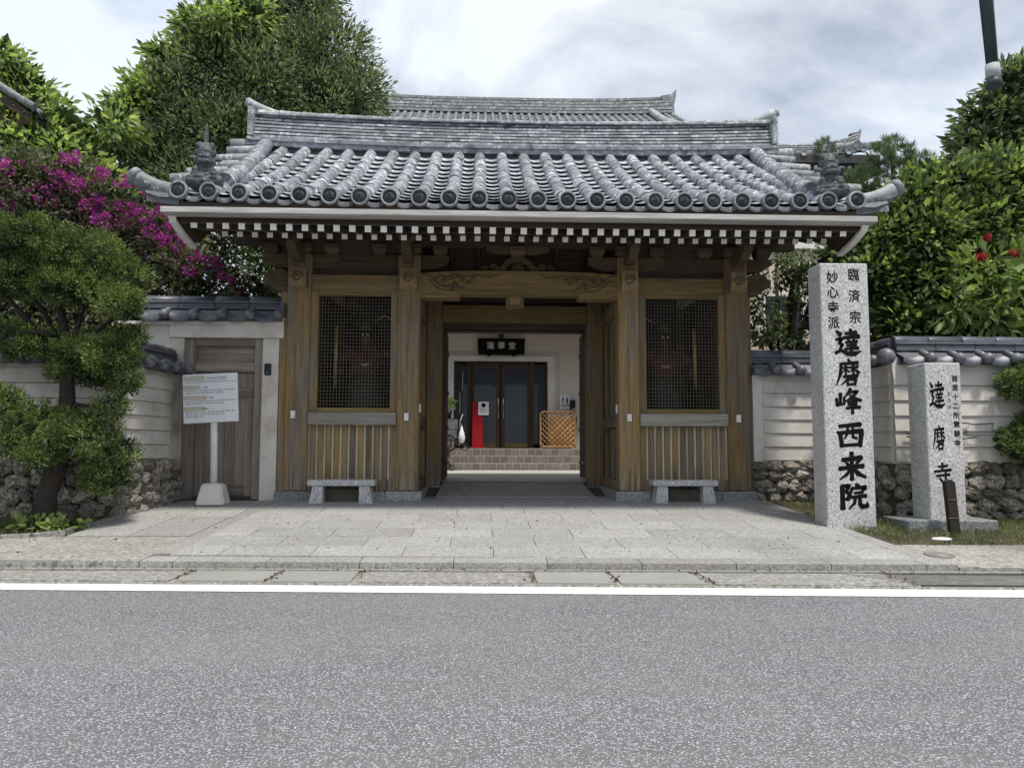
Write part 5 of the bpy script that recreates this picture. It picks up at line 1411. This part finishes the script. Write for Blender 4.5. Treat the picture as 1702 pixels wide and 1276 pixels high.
# bougainvillea behind the left wall
B = thing('bougainvillea', 'magenta flowering bougainvillea spilling over the wall left of the gate', 'shrub', (-6.6, 1.2, 0))
bc = [(-8.6, 5.2, .9, .6), (-7.8, 5.3, .75, .5), (-7.2, 4.9, .7, .5), (-6.5, 4.6, .6, .5), (-6.0, 4.3, .5, .45), (-8.3, 4.4, .9, .6), (-7.2, 4.1, .8, .6), (-6.2, 3.8, .6, .5), (-5.5, 3.8, .45, .35), (-5.1, 3.5, .4, .25), (-4.6, 3.4, .35, .22), (-5.9, 3.3, .7, .35), (-8.0, 3.4, 1.0, .6), (-6.9, 3.2, .8, .5), (-6.4, 2.5, .8, .5), (-7.4, 2.5, .8, .5), (-8.4, 2.6, .8, .6)]
bc = [(x + 6.6, nrs.uniform(-.3, .3), z, r_, .5, rz2) for x, z, r_, rz2 in bc]
crown(B, bc, 1500, 20, .16, .085, .55, 'leaf_olive', droop=.5)
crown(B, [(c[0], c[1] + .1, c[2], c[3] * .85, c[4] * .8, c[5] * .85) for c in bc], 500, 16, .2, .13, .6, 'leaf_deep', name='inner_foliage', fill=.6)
fcl = []
for (px, pz, r_) in ((-6.05, 5.0, .13), (-7.6, 5.25, .28), (-7.3, 5.1, .25), (-6.9, 5.3, .2), (-7.0, 4.85, .3), (-6.55, 5.25, .2), (-6.5, 4.75, .22), (-6.1, 4.6, .2), (-5.85, 4.75, .17), (-5.9, 4.35, .28), (-5.65, 4.15, .24), (-5.4, 3.95, .2), (-5.15, 3.85, .17), (-8.3, 5.4, .25), (-8.5, 4.75, .22), (-7.9, 5.0, .2), (-6.8, 4.5, .25), (-5.6, 4.45, .16), (-4.95, 3.85, .12), (-5.35, 3.65, .15), (-4.75, 3.55, .1), (-7.6, 5.6, .14), (-7.3, 5.55, .1), (-6.25, 5.2, .12)):
    fcl.append((px + 6.6, -.55 + nrs.uniform(-.1, .1), pz, r_ * 1.1, .15, r_ * .8))
crown(B, [(a, b, c_, d_ * .62, e_, f_ * .6) for a, b, c_, d_, e_, f_ in fcl], 150, 20, .06, .05, .85, 'bract_magenta', name='flowers', outw=.6, fill=.3)
crown(B, [(x + 6.6, -.42, z, r_, .2, r_ * .7) for x, z, r_ in ((-7.4, 4.9, .6), (-6.6, 4.6, .5), (-5.9, 4.2, .45), (-8.3, 5.2, .5), (-5.4, 3.7, .4), (-6.9, 4.2, .4), (-4.7, 3.45, .3))], 150, 10, .09, .045, .8, 'bract_dusk', name='flowers', outw=.6, fill=.4)
trunk(B, [(0, .1, 0), (.1, .1, 1.5), (-.1, .1, 3), (0, .1, 4)], [.12, .1, .07, .03], limbs_to((0, .1, 2.5), [(-1.5, 0, 4.4), (1.0, 0, 3.6), (.5, 0, 4.3)]))
# broadleaf trees, pale green
def lanceolate_tree(name, label, base, clumps, nt_f, nl, size, asp, m, tr=.28, droop=.8, inner='leaf_deep', trunk_m='bark', innern=None, lean=(0, 0), fill=.25, group=None):
    t = thing(name, label, 'tree', base, 0, group)
    cl = [(x - base[0], y - base[1], z - base[2], *r_) for x, y, z, *r_ in clumps]
    crown(t, cl, nt_f, nl, tr, size, asp, m, droop=droop, fill=fill)
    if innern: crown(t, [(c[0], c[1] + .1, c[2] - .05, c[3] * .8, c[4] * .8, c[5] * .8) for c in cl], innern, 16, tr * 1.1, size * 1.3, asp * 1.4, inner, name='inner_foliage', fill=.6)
    top = max(cl, key=lambda c: c[2]); cz = top[2]
    trunk(t, [(0, 0, -.1), (.1, 0, cz * .35), (-.05, .1, cz * .65), (top[0] * .6, top[1] * .6, cz * .95)], [.2, .16, .11, .03],
          limbs_to((0, 0, cz * .45), [(c[0], c[1], c[2]) for c in cl[:7]], .07, .02), trunk_m)
    return t
lanceolate_tree('broadleaf_tree', 'pale green big-leaved tree at the top left edge', (-9.6, 3.3, 0), [(-10.4, 3, 8.15, .8, .6, .45), (-9.7, 3, 7.7, .5, .5, .4), (-9.3, 3, 7.3, .5, .5, .35), (-8.85, 2.9, 6.95, .4, .4, .3), (-9.8, 2.8, 7.0, .9, .6, .4), (-9.2, 2.6, 6.4, 1.0, .6, .4), (-8.5, 2.4, 6.1, .7, .5, .35), (-10.2, 2.8, 6.2, .9, .6, .5), (-7.9, 2.3, 5.6, .7, .4, .35)], 620, 14, .2, .36, 'leaf_light', innern=200, droop=1.4)
lanceolate_tree('broadleaf_tree', 'pale green big-leaved tree in front of the dark fine-leaved tree, upper left', (-7.6, 3.5, 0), [(-7.75, 4.2, 8.3, .5, .5, .4), (-7.3, 4.3, 9.1, .45, .5, .35), (-6.9, 4.6, 9.9, .45, .5, .35), (-7.9, 4.0, 7.7, .45, .5, .4), (-7.5, 4.3, 8.0, .7, .5, .5), (-6.2, 3.9, 9.7, .5, .5, .4), (-5.6, 4.1, 10.0, .4, .4, .4), (-7.9, 3.0, 7.0, .4, .4, .4)], 460, 14, .2, .36, 'leaf_light', innern=120, droop=1.4)
lanceolate_tree('evergreen_tree', 'large dark fine-leaved evergreen rising behind the left end of the gate roof', (-5.6, 6.0, 0),
    [(-6.4, 5.3, 10.2, 1.0, .9, .9), (-5.2, 5.5, 10.9, 1.1, .9, 1.0), (-4.2, 5.5, 10.0, 1.0, .9, .9), (-3.6, 5.5, 9.0, .75, .8, .7), (-3.3, 5.5, 8.1, .6, .7, .5), (-5.2, 5.3, 9.4, 1.3, .9, 1.0), (-6.6, 5.0, 8.8, 1.2, .9, 1.0), (-4.4, 5.2, 8.3, 1.2, .9, .9), (-7.4, 4.6, 7.7, 1.0, .9, .9), (-5.8, 4.8, 7.6, 1.3, .9, .9), (-6.8, 4.4, 6.6, 1.2, .9, .8), (-5.2, 4.6, 6.6, 1.2, .8, .8), (-7.6, 4.2, 5.6, 1.0, .7, .7), (-6.0, 4.2, 5.4, 1.2, .7, .7), (-5.0, 4.2, 4.6, 1.0, .6, .7), (-4.6, 5.6, 11.6, .7, .6, .6), (-5.9, 5.5, 11.4, .6, .6, .6), (-7.0, 3.9, 8.1, .65, .6, .75), (-6.3, 4.0, 9.0, .75, .6, .8), (-6.5, 3.8, 7.3, .8, .6, .7), (-5.5, 4.1, 8.6, .8, .6, .9), (-7.2, 3.6, 6.7, .55, .5, .6), (-5.7, 3.8, 7.2, .8, .6, .8), (-6.5, 3.5, 6.1, .8, .5, .6), (-7.0, 3.3, 5.4, .7, .5, .5)],
    4300, 20, .13, .27, 'leaf_grey', tr=.3, droop=-.45, innern=1300)
# right side
lanceolate_tree('broadleaf_shrub', 'dense green shrub mass spilling over the wall at the right', (7.6, .6, 0),
    [(6.3, .6, 4.25, .5, .6, .45), (6.75, .6, 4.85, .5, .6, .4), (7.4, .6, 5.2, .75, .6, .4), (8.4, .6, 5.3, .85, .6, .5), (7.0, .4, 4.3, .9, .6, .6), (8.0, .4, 4.4, 1.0, .6, .7), (6.1, .5, 3.6, .6, .5, .5), (7.0, .3, 3.4, .9, .6, .6), (8.1, .3, 3.4, 1.0, .6, .6), (6.4, .3, 2.8, .6, .4, .4), (7.4, .2, 2.7, 1.0, .4, .4), (8.6, .2, 2.7, .8, .4, .4), (5.75, .8, 4.1, .35, .4, .3), (9.4, .6, 4.6, 1.0, .6, 1.2)],
    2100, 16, .16, .46, 'leaf_mid', tr=.22, droop=.7, innern=800)
t = thing('red_flowered_shrub', 'bright green shrub with red flower heads above the right wall', 'shrub', (7.4, -.4, 0))
crown(t, [(-.15, 0, 3.55, .45, .3, .35), (.35, 0, 3.5, .5, .3, .4), (.0, 0, 3.1, .6, .3, .35), (.7, 0, 3.1, .5, .3, .4), (-.6, 0, 3.1, .35, .3, .3), (-.1, -.05, 2.75, .5, .25, .25)], 150, 9, .16, .22, .36, 'leaf_bright', droop=.6)
crown(t, [(-.28, -.42, 4.0, .05, .05, .035), (-.42, -.42, 3.72, .07, .05, .05), (.1, -.42, 3.78, .05, .05, .035)], 20, 20, .025, .035, .7, 'flower_red', name='flowers', outw=.5)
trunk(t, [(0, .1, 0), (.05, .1, 1.5), (0, 0, 3.4)], [.06, .05, .02], limbs_to((0, .1, 2), [(-.5, 0, 3.1), (.6, 0, 3.3), (.1, 0, 3.6)], .03, .01))
lanceolate_tree('broadleaf_tree', 'dark broadleaf tree at the upper right edge below the lamp arm', (11.2, 4.2, 0),
    [(10.8, 4, 8.0, .7, .6, .5), (11.4, 4, 8.7, .8, .6, .6), (10.4, 4, 7.4, .6, .6, .4), (11.6, 4, 7.8, .9, .7, .6), (11.2, 4, 7.1, .9, .7, .5), (12.4, 4, 8.4, 1, .7, 1.0), (10.2, 4, 6.8, .5, .5, .4), (12, 4, 6.3, 1.2, .7, .7)], 800, 14, .24, .38, 'leaf_dark', tr=.22, droop=.5, innern=200)
PT = thing('pine_tree', 'grey-green pine with tufted needles behind the right end of the gate roof', 'tree', (10.8, 8.3, 0))
crown(PT, [(-.4, 0, 8.9, .3, .3, .2), (-.1, 0, 9.2, .3, .3, .15), (.3, 0, 8.9, .35, .3, .2), (.8, 0, 8.7, .4, .3, .2), (0, 0, 8.4, .6, .3, .25), (.9, 0, 8.2, .5, .3, .3), (1.5, 0, 8.4, .4, .3, .2), (-.9, 0, 8.2, .6, .3, .3), (-3.2, 1, 9.6, .3, .3, .25), (-1.5, 1, 9.4, .2, .2, .35)], 420, 40, .03, .2, .06, 'leaf_pine', upb=.8)
crown(PT, [(.3, .3, 7.6, 1.6, .4, .6), (-1.2, .3, 7.6, 1.2, .4, .5)], 260, 16, .2, .16, .4, 'leaf_dark', name='inner_foliage', fill=.6)
trunk(PT, [(0, 0, 0), (.1, 0, 4), (0, 0, 7), (-.05, 0, 9)], [.2, .17, .12, .04], limbs_to((0, 0, 7.4), [(-1, 0, 8.2), (1.4, 0, 8.3), (.8, 0, 8.7)]))
# small trees between the gate and the tall pillar
lanceolate_tree('garden_tree', 'small clipped garden tree showing between the gate and the tall granite pillar', (4.95, 1.6, 0),
    [(4.75, 1.5, 4.05, .45, .35, .25), (5.2, 1.5, 4.15, .45, .4, .25), (4.5, 1.4, 3.35, .3, .25, .25), (4.55, 1.4, 3.0, .4, .3, .25), (5.3, 1.4, 3.5, .3, .3, .3), (5.35, 1.4, 2.85, .35, .3, .3), (4.75, 1.4, 2.75, .45, .3, .2), (5.6, 1.4, 3.7, .5, .3, .6)], 250, 16, .09, .45, 'leaf_dark', tr=.12, droop=.2, innern=30)
# clipped pads at the right edge
t = thing('clipped_juniper', 'small pads of a clipped juniper poking in at the right edge before the wall', 'tree', (7.1, -1.95, -.2))
cl = [(-.35, 0, 1.88, .33, .3, .2), (-.05, 0, 2.05, .3, .3, .2), (-.42, 0, 1.12, .3, .3, .2), (-.1, 0, 1.3, .35, .3, .25), (-.15, 0, .9, .3, .3, .18), (.3, 0, 1.6, .4, .3, .4)]
cl = [(a, b, c_ - .0, *r_) for a, b, c_, *r_ in cl]
crown(t, cl, 500, 32, .06, .045, .42, 'leaf_juniper', upb=.35)
crown(t, [(c[0], c[1] + .03, c[2] - .02, c[3] * .8, c[4] * .8, c[5] * .75) for c in cl], 120, 14, .1, .1, .7, 'leaf_deep', name='inner_foliage', fill=.6)
trunk(t, [(.1, .05, -.1), (.1, .05, 1), (.05, .05, 2)], [.07, .05, .03], limbs_to((.1, .05, .7), [(-.4, 0, 1.1), (-.3, 0, 1.85)], .025, .012), 'bark_dark')
# bare vine stems on the right wall
V_ = thing('bare_vine', 'thin bare vine stems trailing over the white boards near the shorter pillar', 'vine', (5.2, -1.68, 0))
for k in range(9):
    x, z = rnd.uniform(-.25, .7), rnd.uniform(.75, 1.2); pts = [(x, 0, z)]
    for i in range(5): x += rnd.uniform(-.02, .3); z += rnd.uniform(-.1, .06); pts.append((x, rnd.uniform(-.06, .02), z))
    MB().tube(pts, [.012, .01, .009, .008, .006, .003], 5).build('stem', 'bark', V_)
# grass
def grass(name, label_kind, pts, n, hgt, m='grass_blade'):
    P0 = []; pts = np.array(pts)
    x0, y0 = pts.min(0); x1, y1 = pts.max(0)
    def inside(p):
        c_ = False; j = len(pts) - 1
        for i in range(len(pts)):
            if (pts[i][1] > p[1]) != (pts[j][1] > p[1]) and p[0] < (pts[j][0] - pts[i][0]) * (p[1] - pts[i][1]) / (pts[j][1] - pts[i][1]) + pts[i][0]: c_ = not c_
            j = i
        return c_
    while len(P0) < n:
        p = (nrs.uniform(x0, x1), nrs.uniform(y0, y1))
        if inside(p) and mnoise.noise(Vector((p[0] * 2.5, p[1] * 2.5, 0))) > -.35 + nrs.uniform(-.2, .2): P0.append((p[0], p[1], S * p[1] - .02))
    P0 = np.array(P0); D = nrs.normal(size=(n, 3)) * .55; D[:, 2] = 1; D = unit(D)
    me = leaves_mesh(name, P0, D, hgt, .13, m)
    return tag(inst(name, me), kind='stuff')
grass('grass', '', [(3.9, -.5), (4.08, -3.46), (9.5, -3.5), (9.5, -1.65), (5.1, -1.65), (5.05, -.1), (3.8, -.1)], 15000, .06)
grass('grass', '', [(-9.5, -1.65), (-9.5, -2.84), (-5.75, -2.8), (-5.5, -2.4), (-5.4, -1.5), (-5.6, -1.65)], 5000, .09)
t = thing('weed_clump', 'broad bright green weeds at the foot of the clipped juniper', 'plant', (-5.62, -2.62, -.2))
crown(t, [(0, 0, .06, .18, .1, .05), (-.3, .1, .08, .25, .1, .07), (.15, .2, .1, .15, .1, .08)], 26, 9, .06, .11, .7, 'leaf_bright', droop=.4)
# dry leaves caught in the gutter joints and scattered by the kerb
lp_, ld_ = [], []
for jx in (-5.89, -3.35, -2.48, -1.7, -.09, .66, 1.5, 3.3):
    for k in range(26):
        y = rnd.uniform(GY(jx) + .05, KY(jx) - .08); lp_.append((jx + rnd.gauss(0, .02), y, -.398)); ld_.append((rnd.gauss(0, 1), rnd.gauss(0, 1), .3))
for k in range(260):
    x = rnd.uniform(-8, 8); lp_.append((x, KY(x) - rnd.uniform(.01, .12), -.39)); ld_.append((rnd.gauss(0, 1), rnd.gauss(0, 1), .2))
for k in range(160):
    x, y = rnd.uniform(-5.6, 8.5), rnd.uniform(-3.9, -.3); lp_.append((x, y, S * y + .004)); ld_.append((rnd.gauss(0, 1), rnd.gauss(0, 1), .12))
inst('leaf_litter', leaves_mesh('leaf_litter', np.array(lp_), unit(np.array(ld_)), .035, .5, 'leaf_dry'), kind='stuff')
# potted plant by the hall
t = thing('potted_plant', 'small potted plant on a dark stand at the left of the hall doors', 'plant', (-1.42, 7.4, FZ))
box('stand', 'door_wood', t, -.12, .12, -.12, .12, 0, .75); MB().lathe([(.08, .75), (.11, .95), (.1, .95), (.0001, .9)], (0, 0, 0), 'z', 14).build('pot', 'black_metal', t)
crown(t, [(0, 0, 1.1, .12, .12, .1)], 14, 10, .06, .1, .4, 'leaf_bright')

bpy.context.view_layer.update()
